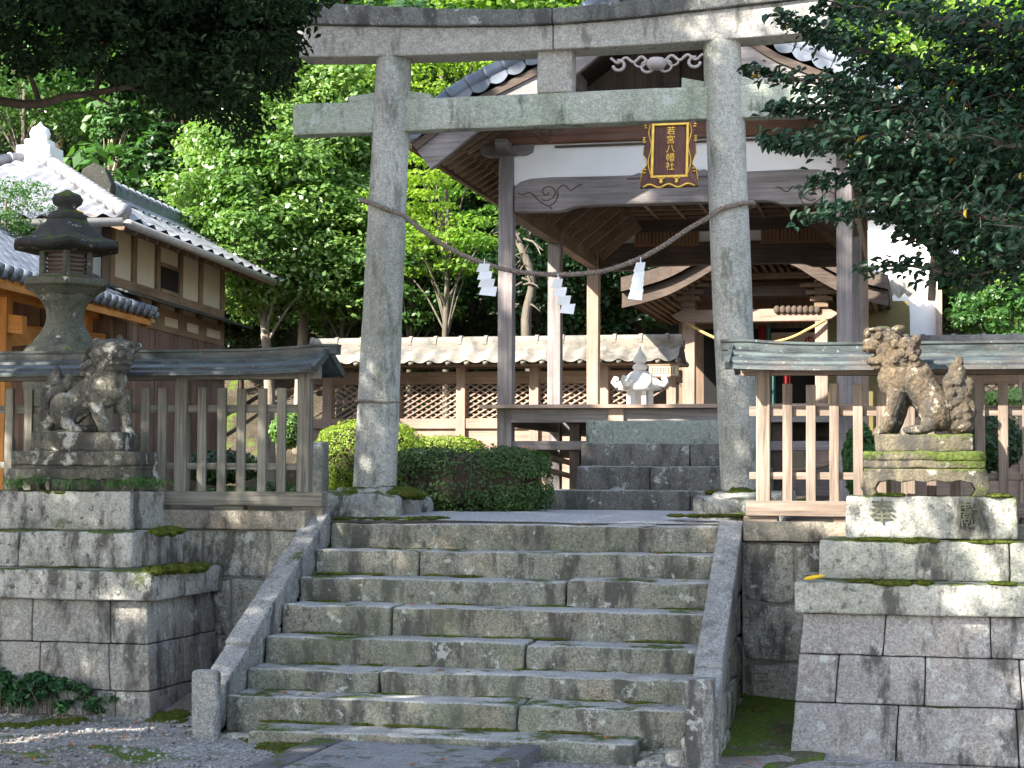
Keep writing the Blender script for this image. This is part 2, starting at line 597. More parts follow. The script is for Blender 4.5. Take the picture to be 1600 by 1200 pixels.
def thing(name, label, cat, loc, group=None, rz=0.):
    o = bpy.data.objects.new(name, None)
    o.empty_display_size = .2
    COL.objects.link(o)
    o.location = loc
    o.rotation_euler = (0, 0, rz)
    W[o] = Matrix.Translation(Vector(loc)) @ Matrix.Rotation(rz, 4, 'Z')
    return tag(o, label, cat, group)


def inst(src, parent, off, name=None):
    """copy of a part, moved by off in the parent's frame"""
    c = src.copy()
    COL.objects.link(c)
    c.parent = parent
    c.location = Vector(src.location) + Vector(off)
    return c


def bake(o, *mods):
    """turn modifiers into real geometry"""
    dg = bpy.context.evaluated_depsgraph_get()
    dg.update()
    me = bpy.data.meshes.new_from_object(o.evaluated_get(dg))
    old = o.data
    o.modifiers.clear()
    o.data = me
    bpy.data.meshes.remove(old)


def text_part(name, body, mat, parent, c, size, xax, zax, depth=.006):
    cu = bpy.data.curves.new(name, 'FONT')
    cu.body = body
    cu.size = size
    cu.extrude = depth
    cu.align_x = 'CENTER'
    cu.align_y = 'CENTER'
    to = bpy.data.objects.new(name, cu)
    COL.objects.link(to)
    dg = bpy.context.evaluated_depsgraph_get()
    dg.update()
    me = bpy.data.meshes.new_from_object(to.evaluated_get(dg))
    bpy.data.objects.remove(to)
    X = Vector(xax)
    Z = Vector(zax)
    Y = Z.cross(X)
    R = Matrix((X, Z.cross(X), Z)).transposed().to_4x4()
    me.transform(W[parent].inverted() @ Matrix.Translation(c) @ R)
    me.materials.clear()
    me.materials.append(M[mat])
    o = bpy.data.objects.new(name, me)
    COL.objects.link(o)
    o.parent = parent
    W[o] = W[parent]
    return o


# ------------------------------------------------------------------ foliage
RNG = np.random.default_rng(7)


def unit(a):
    return a / np.maximum(np.linalg.norm(a, axis=1, keepdims=True), 1e-9)


def leaves(name, c, nrm, size, asp, mat, parent=None, kind='diamond', fold=.25, along=None):
    """many small leaves in one mesh: centres c, normals nrm, lengths size"""
    n = len(c)
    nrm = unit(nrm)
    r = unit(RNG.normal(size=(n, 3))) if along is None else along + RNG.normal(size=(n, 3)) * .35
    a = unit(r - nrm * (r * nrm).sum(1, keepdims=True))
    b = np.cross(nrm, a)
    L = size[:, None] * .5
    Wd = L * asp
    if kind == 'diamond':
        k = 4
        vs = np.stack([c - a * L, c + b * Wd - a * L * .1, c + a * L, c - b * Wd - a * L * .1], 1)
        faces = np.arange(n * 4).reshape(n, 4)
        ls = faces.reshape(-1)
        nf = n
        starts = np.arange(nf) * 4
        tot = np.full(nf, 4)
    else:
        k = 6
        up = nrm * Wd * fold * 2
        dr = -nrm * L * .35
        vs = np.stack([c - a * L, c - a * L * .35 + b * Wd + up, c + a * L * .35 + b * Wd * .8 + up, c + a * L + dr,
                       c + a * L * .35 - b * Wd * .8 + up, c - a * L * .35 - b * Wd + up], 1)
        base = (np.arange(n) * 6)[:, None]
        faces = np.concatenate([base + np.array([[0, 1, 2, 3]]), base + np.array([[0, 3, 4, 5]])], 1).reshape(-1, 4)
        ls = faces.reshape(-1)
        nf = 2 * n
        starts = np.arange(nf) * 4
        tot = np.full(nf, 4)
    if parent is not None:
        inv = np.array(W[parent].inverted())
        vs = vs.reshape(-1, 3) @ inv[:3, :3].T + inv[:3, 3]
        off = None
    else:
        off = vs.reshape(-1, 3).mean(0)
        off[2] = vs.reshape(-1, 3)[:, 2].min()
        vs = vs.reshape(-1, 3) - off
    me = bpy.data.meshes.new(name)
    me.vertices.add(n * k)
    me.vertices.foreach_set('co', vs.astype(np.float32).ravel())
    me.loops.add(len(ls))
    me.loops.foreach_set('vertex_index', ls.astype(np.int32))
    me.polygons.add(nf)
    me.polygons.foreach_set('loop_start', starts.astype(np.int32))
    try:
        me.polygons.foreach_set('loop_total', tot.astype(np.int32))
    except Exception:
        pass
    me.materials.append(M[mat])
    me.update(calc_edges=True)
    me.validate()
    o = bpy.data.objects.new(name, me)
    COL.objects.link(o)
    if parent is not None:
        o.parent = parent
        W[o] = W[parent]
    else:
        o.location = off
        W[o] = Matrix.Translation(o.location)
    return o


def clump_points(cen, rads, per, flat=.6, shell=.35):
    """points on the outer shells of many small ellipsoid clumps"""
    m = len(cen)
    d = unit(RNG.normal(size=(m * per, 3)))
    d[:, 2] = np.abs(d[:, 2]) * np.where(RNG.random(m * per) < .75, 1, -1)
    rr = 1 - shell * RNG.random(m * per) ** 1.5
    cc = np.repeat(cen, per, 0)
    R = np.repeat(rads, per)[:, None]
    off = d * rr[:, None] * R
    off[:, 2] *= flat
    n = unit(d * np.array([.7, .7, 1.]) + np.array([0, 0, .55]) + RNG.normal(size=d.shape) * .45)
    return cc + off, n


def crown_clumps(c, r, n, cr, hollow=.45):
    """clump centres spread through the crown's volume, uneven outline"""
    d = unit(RNG.normal(size=(n, 3)))
    q = hollow + (1 - hollow) * RNG.random(n) ** .6
    wob = 1 + .28 * np.array([noise.noise(Vector(x) * 1.7 + Vector(c)) for x in d])
    p = np.array(c) + d * (q * wob)[:, None] * np.array(r)
    return p, cr * (.6 + .8 * RNG.random(n))
# ------------------------------------------------------------------ ground, terrain
def gz(x, y):
    z = .06 + .02 * noise.noise(Vector((x * .7, y * .7, 0)))
    z += .09 * max(0, min(1, (x * -1 - 1.0) / 4)) * .6
    z -= .07 * max(0, min(1, (x + 1.2) / 1.5)) * max(0, min(1, (12 - y) / 1.2))
    z += .16 * max(0, min(1, (y - 11.2) / 1.2))
    return z


def uz(x, y):
    z = 1.375 + .05 * max(0, min(1, (y - 12.6) / 1.4)) + .012 * noise.noise(Vector((x, y, 3)))
    if y > 19:
        z += .012 * (y - 19)
    h = (y - 27.5 + .25 * abs(x + 3) * 0) * .62
    if h > 0:
        z += h + 1.0 * noise.noise(Vector((x * .12, y * .12, 5))) * min(1, h)
    s = (-x - 17) * .5
    if s > 0:
        z += s
    s = (x - 12) * .5
    if s > 0:
        z += s
    return z


m = MB()
xs = np.concatenate([np.linspace(-70, -12, 20), np.linspace(-11, 4, 61), np.linspace(5, 60, 18)])
ys = np.concatenate([np.linspace(-60, 6, 18), np.linspace(6.5, 12.6, 31)])
def sheet(m, xs, ys, fn):
    nv = len(ys)
    vs = [(float(x), float(y), fn(float(x), float(y))) for x in xs for y in ys]
    m.add(vs, [(i * nv + j, (i + 1) * nv + j, (i + 1) * nv + j + 1, i * nv + j + 1) for i in range(len(xs) - 1) for j in range(nv - 1)])
sheet(m, xs, ys, gz)
tag(m.build('ground', 'gravel', smooth=True), kind='structure')
m = MB()
sheet(m, np.linspace(-60, 50, 112), np.concatenate([np.linspace(12.62, 27, 40), np.linspace(27.6, 80, 60)]), uz)
tag(m.build('hillside', 'soil', smooth=True), kind='structure')
m = MB().box(-60, 50, 12.66, 12.9, -.6, 1.33)
tag(m.build('terrace_edge', 'soil'), kind='structure')
# gravel strip of the court between stair head and hall
m = MB()
sheet(m, np.linspace(-4.3, -1.3, 16), np.concatenate([np.linspace(12.95, 13.3, 8), np.linspace(13.4, 16.4, 12)]), lambda x, y: uz(x, y) + .014 * min(1, (y - 12.95) / .2) - .006)
m.v = [(v[0], v[1] + (.07 * noise.noise(Vector((v[0] * 3, 0, 0))) if v[1] < 13.3 else 0), v[2]) for v in m.v]
tag(m.build('courtyard_gravel', 'court', smooth=True), kind='structure')
m = MB()
sheet(m, np.linspace(-1.22, -.6, 20), np.linspace(9.7, 12.38, 50), lambda x, y: gz(x, y) + .012 + .015 * noise.noise(Vector((x * 5, y * 5, 1))) - max(0, 10.9 + .9 * noise.noise(Vector((x * 4, y * 2, 7))) - y) * .12)
tag(m.build('mossy_ground', 'mossy', smooth=True), kind='structure')

# ------------------------------------------------------------------ paved path
th = thing('paved_path', 'grey stone slab path with raised border stones leading to the stairs', 'path', (-2.88, 8, .06))
th['kind'] = 'structure'
del th['category']
m = MB()
yy = 10.25
for a in (1.15, 1.6, 1.3, 1.5, 1.2, 1.6, 1.4, 1.5, 1.6):
    m.rblock(-3.385, -2.345, yy - a + .004, yy, -.1, .148, .012, .12, .003)
    yy -= a
m.build('paving_slab', 'slab', th, True)
for x0, x1, zt, nm in ((-3.575, -3.39, .156, 'a'), (-2.34, -2.19, .165, 'b')):
    m = MB()
    yy = 10.27
    for a in (1.7, 1.4, 1.9, 1.5, 1.8, 1.6, 1.7):
        m.rblock(x0, x1, yy - a + .006, yy, -.1, zt, .015, .1, .004)
        yy -= a
    m.build('border_stone', 'kerb', th, True)

# ------------------------------------------------------------------ the stone stairs
st = thing('stone_staircase', 'broad grey stone stairs with sloping side slabs leading up to the gate', 'stairs', (-2.85, 11.4, .06))
SZ = [1.378, 1.19, 1.021, .845, .655, .485, .343, .193]
JT = [[], [.27], [.66], [.27], [.61], [.31], [.64], []]
rnd = random.Random(5)
XL, XR = -4.29, -1.405
for k, z in enumerate(SZ):
    y = 12.6 - .33 * k
    x0, x1 = XL + .005, XR - .005 + .03 * (12.6 - y)
    if k == 7:
        x0, x1 = -4.02, -1.64
    m = MB()
    js = [0] + JT[k] + [1]
    for a, b in zip(js[:-1], js[1:]):
        dz = rnd.uniform(-.008, .008)
        dy = rnd.uniform(-.012, .012)
        m.rblock(x0 + (x1 - x0) * a + .004, x0 + (x1 - x0) * b - .004, y + dy, y + .46, z - .235 if k < 7 else -.05, z + dz, .028, .045, .009, 3.5, .03)
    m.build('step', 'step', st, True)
# side slabs
for side in (0, 1):
    if side == 0:
        segs = [(-4.455, -4.285, 12.62, 1.462, 11.02, .64), (-4.445, -4.275, 11.01, .625, 10.47, .345)]
    else:
        segs = [(-1.41, -1.24, 12.62, 1.43, 10.76, .60), (-1.405, -1.235, 10.75, .59, 10.40, .45)]
    for xa, xb, ya, za, yb, zb in segs:
        m = MB()
        n0 = len(m.v)
        L = math.hypot(ya - yb, za - zb)
        m.rblock(xa, xb, 0, L, -.22, 0, .014, .05, .005, 5)
        dy, dz = (ya - yb) / L, (za - zb) / L
        m.map(lambda v: Vector((v.x, yb + v.y * dy - v.z * dz, zb + v.y * dz + v.z * dy)))
        if side:
            m.map(lambda v: Vector((v.x + .03 * (12.5 - v.y), v.y, v.z)))
        m.build('side_slab', 'cheek', st, True)
m = MB()
m.rblock(-4.405, -4.235, 10.36, 10.455, -.05, .525, .03, .035, .005, 5)
m.build('newel_post', 'cheek', st, True)
m = MB()
m.rblock(-1.350, -1.182, 10.27, 10.39, -.05, .575, .02, .035, .006, 5)
m.build('newel_post', 'cheek', st, True)
m = MB()
for a in ((-1.63, -1.47, 10.26, 10.55, -.05, .10), (-1.48, -1.33, 10.33, 10.6, -.05, .13), (-1.58, -1.42, 10.20, 10.34, -.05, .05), (-1.36, -1.28, 10.12, 10.28, -.05, .04), (-1.68, -1.34, 10.5, 10.7, -.05, .12), (-4.3, -4.0, 10.45, 10.7, -.05, .13)):
    m = MB().rblock(*a, .04, .04, .02, 6)
    m.build('rubble_foot', 'wallst', st, True)
# rubble under the side slabs
for xa, xb in ((-4.42, -4.3), (-1.385, -1.26)):
    m = MB()
    m.prism([(10.5, -.1), (12.7, -.1), (12.7, 1.15), (10.5, .22)], xa, xb, axis=0)
    m.build('side_core', 'black', st)
for xa, xb, sg in ((-4.44, -4.28, 0), (-1.40, -1.245, 1)):
    m = MB()
    for i in range(7):
        y0 = 10.45 + i * .31
        top = .30 + (y0 - 10.45) * .46
        z = -.05
        while z < top - .1:
            h = min(rnd.uniform(.16, .3), top - z)
            m.rblock(xa, xb + rnd.uniform(-.02, .0) + (.03 * (12.5 - y0) if sg else 0), y0, y0 + .305, z, z + h - .006, .03, .05, .012, 6)
            z += h
    m.build('rubble_side', 'wallst', st, True)

# ------------------------------------------------------------------ retaining walls
def courses(m, x0, x1, y0, y1, z0, z1, hs, wl, seed, r=.014, amp=.006, gap=.006, cell=.06):
    rr = random.Random(seed)
    z = z1
    i = 0
    while z > z0 + .02:
        h = hs[i % len(hs)]
        h = min(h, z - z0)
        x = x0 + (0 if i % 2 else -rr.uniform(0, wl * .5))
        while x < x1:
            ww = wl * rr.uniform(.75, 1.3)
            a, b = max(x, x0), min(x + ww, x1)
            if x1 - b < .12:
                b = x1
                ww = 99
            if b - a > .05:
                m.rblock(a + gap / 2, b - gap / 2, y0 + rr.uniform(0, amp), y1, z - h + gap / 2, z - gap / 2, r, cell, amp, 5)
            x += ww
        z -= h
        i += 1


th = thing('retaining_wall', 'low retaining wall of rough stone blocks left of the stairs', 'wall', (-6.2, 12.5, .1), 'retaining walls beside the stairs')
m = MB()
courses(m, -9.5, -4.44, 12.42, 12.75, -.1, 1.325, (.36, .42, .36, .4), .62, 3, .03, .014, .012)
m.build('wall_blocks', 'wallst', th, True)
m = MB()
m.box(-9.5, -4.44, 12.445, 12.7, -.1, 1.32)
m.build('mortar', 'mortar', th)
m = MB()
for a, b in ((-9.5, -7.2), (-7.19, -5.9), (-5.89, -4.40)):
    m.rblock(a, b, 12.39, 12.66, 1.325, 1.465, .012, .08, .004)
m.build('coping_beam', 'coping', th, True)
th = thing('retaining_wall', 'low retaining wall of rough mossy stone blocks right of the stairs', 'wall', (1.5, 12.5, .1), 'retaining walls beside the stairs')
m = MB()
courses(m, -1.235, 5, 12.42, 12.75, -.1, 1.285, (.42, .4, .3, .3), .5, 9, .035, .016, .012)
m.build('wall_blocks', 'wallst', th, True)
m = MB()
m.box(-1.235, 5, 12.445, 12.7, -.1, 1.28)
m.build('mortar', 'mortar', th)
m = MB()
for a, b in ((-1.225, .4), (.41, 2.4), (2.41, 5)):
    m.rblock(a, b, 12.39, 12.66, 1.29, 1.425, .012, .08, .004)
m.build('coping_beam', 'coping', th, True)

# ------------------------------------------------------------------ pedestals
def pedestal(label, tiers, body, mats, seed, skew):
    th = thing('stone_pedestal', label, 'pedestal', ((tiers[0][0] + tiers[0][1]) / 2, 12.0, .05), 'stepped stone pedestals flanking the stairs')
    for i, (x0, x1, y0, z0, z1, nm, splits) in enumerate(tiers):
        m = MB()
        js = [x0] + splits + [x1]
        for a, b in zip(js[:-1], js[1:]):
            m.rblock(a + .003, b - .003, y0, 12.41, z0, z1, .018, .045, .006, 4, .02)
        m.build(nm, mats[0], th, True)
    x0, x1, y0, z0, z1, hs, wl = body
    m = MB()
    rr = random.Random(seed)
    z = z1
    i = 0
    while z > z0:
        h = hs[i % len(hs)]
        x = x0
        k = 0
        while x < x1 - .02:
            ww = wl * rr.uniform(.8, 1.25) * (.6 if (i % 2 and k == 0) else 1)
            b = x + ww if x + ww < x1 - .15 else x1
            m.rblock(x + .003, b - .003, y0 + rr.uniform(0, .005), y0 + .35, z - h + .003, z - .003, .012, .05, .005, 5)
            x = b
            k += 1
        # returns down both sides
        for xs_ in ((x0, x0 + .3), (x1 - .3, x1)):
            y = y0 + .355
            while y < 12.4:
                b = min(12.41, y + rr.uniform(.22, .36))
                if 12.41 - b < .1:
                    b = 12.41
                m.rblock(xs_[0] + rr.uniform(0, .006), xs_[1] - rr.uniform(0, .006), y, b - .006, z - h + .003, z - .003, .012, .06, .005, 5)
                y = b
        z -= h
        i += 1
    cx = (x0 + x1) / 2

    def bat(v):
        d = z1 - v.z
        v.x += .09 * d * (1 if v.x > cx else -1) * min(1, abs(v.x - cx) / .5)
        v.y -= .10 * d * max(0, min(1, (12.4 - v.y) / 1.0))
        return v
    m.map(bat)
    m.build('block_base', mats[1], th, True)
    m = MB()
    m.box(x0 + .03, x1 - .03, y0 + .03, 12.4, z0, z1 - .01)
    m.build('core', 'black', th)
    return th


pedestal('stepped stone pedestal with dark lichen stains under the left lion statue',
         [(-6.58, -5.50, 11.8, 1.325, 1.605, 'top_block', []), (-6.95, -5.34, 11.5, 1.075, 1.325, 'middle_block', [-6.2]),
          (-7.3, -5.035, 11.16, .875, 1.075, 'cap_slab', [-6.3])],
         (-7.22, -5.10, 11.24, -.15, .875, (.29, .31, .43), .47), ('ped', 'ped2'), 4, 1)
pr = pedestal('stepped pale stone pedestal with carved characters under the right lion statue',
              [(-.505, .565, 11.75, 1.34, 1.612, 'top_block', []), (-.66, .86, 11.45, 1.09, 1.335, 'middle_block', [.5]),
               (-.79, 1.2, 11.1, .90, 1.09, 'cap_slab', [.6])],
              (-.74, 1.14, 11.17, -.25, .90, (.25, .29, .34, .3), .5), ('pedr', 'pedr2'), 11, 1)
c = P(1378, 802, 11.734)
text_part('carved_character', '奉', 'carved', pr, c, .17, (1, 0, 0), (0, -1, 0), .004)
c = P(1518, 806, 11.730)
text_part('carved_character', '獻', 'carved', pr, c, .19, (1, 0, 0), (0, -1, 0), .004)

# ------------------------------------------------------------------ torii gate
TY = 14.0
tg = thing('torii_gate', 'tall weathered granite torii gate at the head of the stairs', 'gate', (-2.89, TY, 1.4))
for bx, tx, rb, rm, rt, bz in ((-4.378, -4.246, .178, .162, .146, 1.6), (-1.405, -1.547, .150, .158, .150, 1.6)):
    m = MB()
    n = 44
    prof = [(i / n) for i in range(n + 1)]
    def pf(u, v, bx=bx, tx=tx, rb=rb, rm=rm, rt=rt, bz=bz):
        r = rb + (rm - rb) * min(1, v * 2) if v < .5 else rm + (rt - rm) * (v * 2 - 1)
        z = bz + (5.16 - bz) * v
        a = u * 2 * math.pi
        x = bx + (tx - bx) * v
        q = Vector((math.cos(a), math.sin(a), z * 1.3))
        r += .006 * noise.noise(q * 1.5) + .003 * noise.noise(q * 6)
        return Vector((x + r * math.cos(a), TY + r * math.sin(a), z))
    m.grid(pf, 40, 60)
    m.build('pillar', 'torii', tg, True)
    m = MB()
    if bx < -3:
        m.rblock(-4.77, -4.02, 13.42, 14.55, 1.3, 1.59, .07, .045, .03, 4, .05)
        m.rblock(-4.60, -4.12, 13.62, 14.4, 1.5, 1.635, .05, .05, .015, 4)
    else:
        m.rblock(-1.70, -1.22, 13.42, 14.5, 1.3, 1.58, .06, .045, .035, 5, .05)
        m.rblock(-1.60, -1.0, 13.58, 14.5, 1.4, 1.625, .05, .05, .02, 4)
        m.rblock(-1.42, -1.02, 13.30, 13.6, 1.33, 1.47, .05, .05, .02, 5)
    m.build('base_stone', 'base', tg, True)
m = MB()
m.rblock(-5.095, -4.20, TY - .075, TY + .075, 4.54, 4.80, .012, .07, .005)
m.rblock(-4.20, -1.60, TY - .08, TY + .08, 4.54, 4.802, .012, .07, .004)
m.rblock(-1.60, -.69, TY - .075, TY + .075, 4.54, 4.80, .012, .07, .005)
m.build('tie_beam', 'torii_beam', tg, True)
for xa, xb in ((-4.62, -4.385), (-4.115, -3.92), (-1.86, -1.68), (-1.41, -1.2)):
    left = xb < xa + 1 and (xa < -4.3 or (-2 < xa < -1.6))
    m = MB()
    hh = (.05, .075) if xa in (-4.62, -1.86) else (.075, .045)
    if xa == -1.86:
        hh = (.085, .045)
    m.prism([(xa, 4.80), (xb, 4.80), (xb, 4.80 + hh[1]), (xa, 4.80 + hh[0])], TY - .05, TY + .05)
    m.build('wedge', 'torii_beam', tg, bevel=.005)
m = MB()
m.rblock(-3.02, -2.735, TY - .09, TY + .09, 4.80, 5.16, .012, .06, .004)
m.build('name_strut', 'torii_lintel', tg, True)


def kas(x, lo, hi, y0, y1, out):
    return [(x, y0, lo), (x, y1, lo), (x + out, y1, hi), (x + out, y0, hi)]


def loft(m, secs):
    n = len(secs[0])
    vs = [p for s_ in secs for p in s_]
    fs = [(i * n + k, i * n + (k + 1) % n, (i + 1) * n + (k + 1) % n, (i + 1) * n + k) for i in range(len(secs) - 1) for k in range(n)]
    fs += [tuple(range(n)), tuple(range((len(secs) - 1) * n, len(secs) * n))]
    m.add(vs, fs)


def zb(x):
    u = (x + 2.88) / 1.45
    return 5.133 + .014 * u * u + .004 * abs(u) ** 3


def zs(x):
    u = (x + 2.88) / 1.45
    return 5.333 + .055 * abs(u) ** 1.4 + .01 * u * u


def zt(x):
    u = (x + 2.88) / 1.45
    return 5.458 + .078 * abs(u) ** 1.4 + .02 * u * u


for xa, xb in ((-5.03, -2.884), (-2.876, -.74)):
    n = 24
    for nm, f0, f1, hw, ov, mt in (('lintel', zb, lambda x: zs(x) - .002, .15, 0, 'torii_lintel'), ('top_beam', zs, zt, .195, .05, 'torii_top')):
        m = MB()
        secs = []
        for i in range(n + 1):
            x = xa + (xb - xa) * i / n
            sgn = -1 if xa < -4 else 1
            k = i / n if sgn > 0 else 1 - i / n
            o = sgn * (ov * k ** 8)
            j = .004 * noise.noise(Vector((x * 3, hw * 9, 1)))
            xx = x + o
            lo, hi = f0(x) + j, f1(x) + j
            sl_ = sgn * .07 * k ** 12
            secs.append([(xx, TY - hw, lo), (xx, TY + hw, lo), (xx + sl_, TY + hw, hi), (xx + sl_, TY - hw, hi)])
        loft(m, secs)
        m.build(nm, mt, tg, bevel=.012)

# ------------------------------------------------------------------ the straw ropes
def rope(m, pts, R=.021, r=.0105, pitch=.078, strands=3):
    pts = [Vector(p) for p in pts]
    # resample
    L = [0]
    for a, b in zip(pts[:-1], pts[1:]):
        L.append(L[-1] + (b - a).length)
    n = max(8, int(L[-1] / .014))
    out = []
    j = 0
    for i in range(n + 1):
        s_ = L[-1] * i / n
        while j < len(L) - 2 and L[j + 1] < s_:
            j += 1
        t = (s_ - L[j]) / max(1e-6, L[j + 1] - L[j])
        out.append(pts[j].lerp(pts[j + 1], t))
    for _ in range(3):
        out = [out[0]] + [(out[i - 1] + out[i] * 2 + out[i + 1]) / 4 for i in range(1, n)] + [out[-1]]
    for k in range(strands):
        q = []
        ref = None
        for i, p in enumerate(out):
            d = (out[min(i + 1, n)] - out[max(i - 1, 0)]).normalized()
            if ref is None:
                ref = d.orthogonal().normalized()
            ref = (ref - d * ref.dot(d)).normalized()
            b = d.cross(ref)
            a = 2 * math.pi * (L[-1] * i / n / pitch + k / strands)
            q.append(p + (ref * math.cos(a) + b * math.sin(a)) * R * .55)
        m.tube(q, r, 6)


def spline(pts, n=8):
    pts = [Vector(p) for p in pts]
    out = []
    for i in range(len(pts) - 1):
        p0, p1, p2, p3 = pts[max(i - 1, 0)], pts[i], pts[i + 1], pts[min(i + 2, len(pts) - 1)]
        for j in range(n):
            t = j / n
            out.append(.5 * ((2 * p1) + (p2 - p0) * t + (2 * p0 - 5 * p1 + 4 * p2 - p3) * t * t + (3 * p1 - p0 - 3 * p2 + p3) * t ** 3))
    out.append(pts[-1])
    return out


RY = 13.82
m = MB()
hang = [P(*a) for a in ((632, 338, RY), (660, 360, RY), (690, 381, RY), (722, 398, RY), (757, 412, RY), (805, 424, RY), (868, 429, RY), (935, 425, RY), (985, 410, RY), (1030, 388, RY), (1075, 358, RY), (1112, 337, RY))]
la = P(574, 317, 14.0)
ra = P(1176, 322, 14.0)
lp = [Vector((la.x + .19 - .01 + .18 * math.cos(a), 14 + .18 * math.sin(a), la.z + .0)) for a in ()]
loopL = []
for i in range(15):
    a = rad(-60 - i * 20)
    cz = hang[0].z + .02 + (la.z - hang[0].z) * (.5 - .5 * math.cos(a - rad(0)))
    loopL.append(Vector((-4.318 + .188 * math.cos(a), 14 + .188 * math.sin(a), cz)))
loopR = []
for i in range(15):
    a = rad(-120 + i * 20)
    cz = hang[-1].z + .02 + (ra.z - hang[-1].z) * (.5 + .5 * math.cos(a))
    loopR.append(Vector((-1.478 + .178 * math.cos(a), 14 + .178 * math.sin(a), cz)))
rope(m, spline(loopL[::-1] + hang + loopR, 5))
hr = random.Random(4)
for i in range(260):
    k_ = hr.randrange(len(hang) - 1)
    q = hang[k_].lerp(hang[k_ + 1], hr.random()) + Vector((0, hr.uniform(-.015, .015), hr.uniform(-.02, .015)))
    m.tube([q, q + Vector((hr.uniform(-.03, .03), hr.uniform(-.02, .02), hr.uniform(-.035, .02)))], .0016, 3)
for q in (hang[4], hang[6], hang[8]):
    m.sphere(q, (.022, .022, .026), 8, 6)
tag(m.build('sacred_rope', 'rope', smooth=True), 'grey twisted straw rope slung in a curve between the torii pillars', 'rope')
m = MB()
m.tube([(-4.362 + .176 * math.cos(rad(a)), 14 + .176 * math.sin(rad(a)), P(588, 627, 13.85).z + .006 * math.sin(rad(a * 2))) for a in range(0, 361, 15)], .013, 6)
tag(m.build('wire_band', 'rope', smooth=True), 'thin dark band tied low around the left torii pillar', 'band')


def shide(label, px, py, shift, w=21, n=4, hh=13, flip=1):
    m = MB()
    y = RY - .03
    cx, cy = px, py
    for i in range(n):
        wd = w * (.75 + .1 * i)
        a = P(cx - wd * .45, cy + hh * .15, y + .012 * (i % 2))
        b = P(cx + wd * .5, cy - hh * .1 + 3, y + .012 * (i % 2))
        cc = P(cx + wd * .5 - 3, cy + hh * 1.0 + 5, y + .012 * ((i + 1) % 2))
        d = P(cx - wd * .5 - 4, cy + hh * 1.2, y + .012 * ((i + 1) % 2))
        off = Vector((0, .0025, 0))
        m.add([a, b, cc, d, a + off, b + off, cc + off, d + off], [(0, 1, 2, 3), (7, 6, 5, 4), (0, 4, 5, 1), (1, 5, 6, 2), (2, 6, 7, 3), (3, 7, 4, 0)])
        cx += shift
        cy += hh
    m.tube([P(px, py - 6, y + .01), P(px, py + 4, y)], .004, 5)
    tag(m.build('paper_streamer', 'paper'), label, 'streamer', 'zigzag paper streamers on the rope')


shide('white folded paper streamer hanging left of the hall post, leftmost on the rope', 757, 410, 2.5, 24, 4, 12)
shide('white zigzag paper streamer hanging at the lowest point of the rope', 872, 434, 5.5, 20, 4, 13)
shide('white folded paper streamer hanging nearest the right torii pillar', 1001, 408, -2, 20, 4, 14)

# ------------------------------------------------------------------ name plaque
pc = P(1048, 197, 13.72)
pq = thing('name_plaque', 'dark wooden name plaque with gold frame and gold characters hanging on the torii', 'plaque', pc)
T = Matrix.Translation(pc) @ Matrix.Rotation(rad(-9), 4, 'X')
hw, H = .125, .395
m = MB().box(-hw, hw, 0, .03, -H - .01, .005)
m.build('panel', 'plaque', pq, xf=T)
m = MB()
for a in ((-hw - .022, -hw, -.02, .03, -H - .03, .02), (hw, hw + .022, -.02, .03, -H - .03, .02), (-hw, hw, -.02, .03, .0, .02), (-hw, hw, -.02, .03, -H - .03, -H - .008)):
    m.box(*a)
m.build('gold_frame', 'gold', pq, xf=T, bevel=.003)
for sg in (-1, 1):
    m = MB()
    poly = [(sg * (hw + .022), .03), (sg * (hw + .07), .03), (sg * (hw + .085), -.02), (sg * (hw + .06), -.07), (sg * (hw + .055), -.12), (sg * (hw + .075), -.17), (sg * (hw + .08), -.23),
            (sg * (hw + .055), -.27), (sg * (hw + .05), -.32), (sg * (hw + .08), -.36), (sg * (hw + .10), -.50), (sg * (hw + .022), -.42)]
    m.prism(poly, -.02, .012)
    m.build('side_wing', 'plaque', pq, xf=T)
    m = MB()
    for z in (.0, -.02, -.10, -.118, -.136, -.36, -.385):
        m.sphere((sg * (hw + .070 + .006 * math.sin(z * 40)), -.028, z), (.014, .012, .009), 8, 6)
    m.tube([(sg * (hw + .03 + .012 * math.sin(i * .9)), -.026, .01 - i * .035) for i in range(13)], .0045, 5)
    m.tube([(sg * (hw + .102), -.024, -.47), (sg * (hw + .082), -.024, -.36), (sg * (hw + .052), -.024, -.32), (sg * (hw + .082), -.024, -.23), (sg * (hw + .077), -.024, -.17)], .004, 5)
    m.build('gold_ornament', 'gold', pq, True, xf=T)
m = MB()
m.prism([(-hw - .02, -H - .03), (hw + .02, -H - .03), (hw + .095, -H - .105), (-hw - .095, -H - .105)], -.025, .01)
m.build('bottom_wing', 'plaque', pq, xf=T)
m = MB()
m.tube([(x, -.032, -H - .10 + .014 * math.cos(x * 42)) for x in [(-.2 + i * .02) for i in range(21)]], .009, 6)
for x in (-.06, .06):
    m.sphere((x, -.035, -H - .065), (.016, .012, .022), 8, 6)
    m.tube([(x - .03, -.035, -H - .035), (x, -.038, -H - .05), (x + .03, -.035, -H - .035)], .006, 6)
m.build('gold_ornament', 'gold', pq, True, xf=T)
for i, ch in enumerate('若宮八幡社'):
    text_part('gold_character', ch, 'gold', pq, T @ Vector((.004, -.004, -.045 - i * .072)), .072, (1, 0, 0), (T.to_3x3() @ Vector((0, -1, 0))), .004)

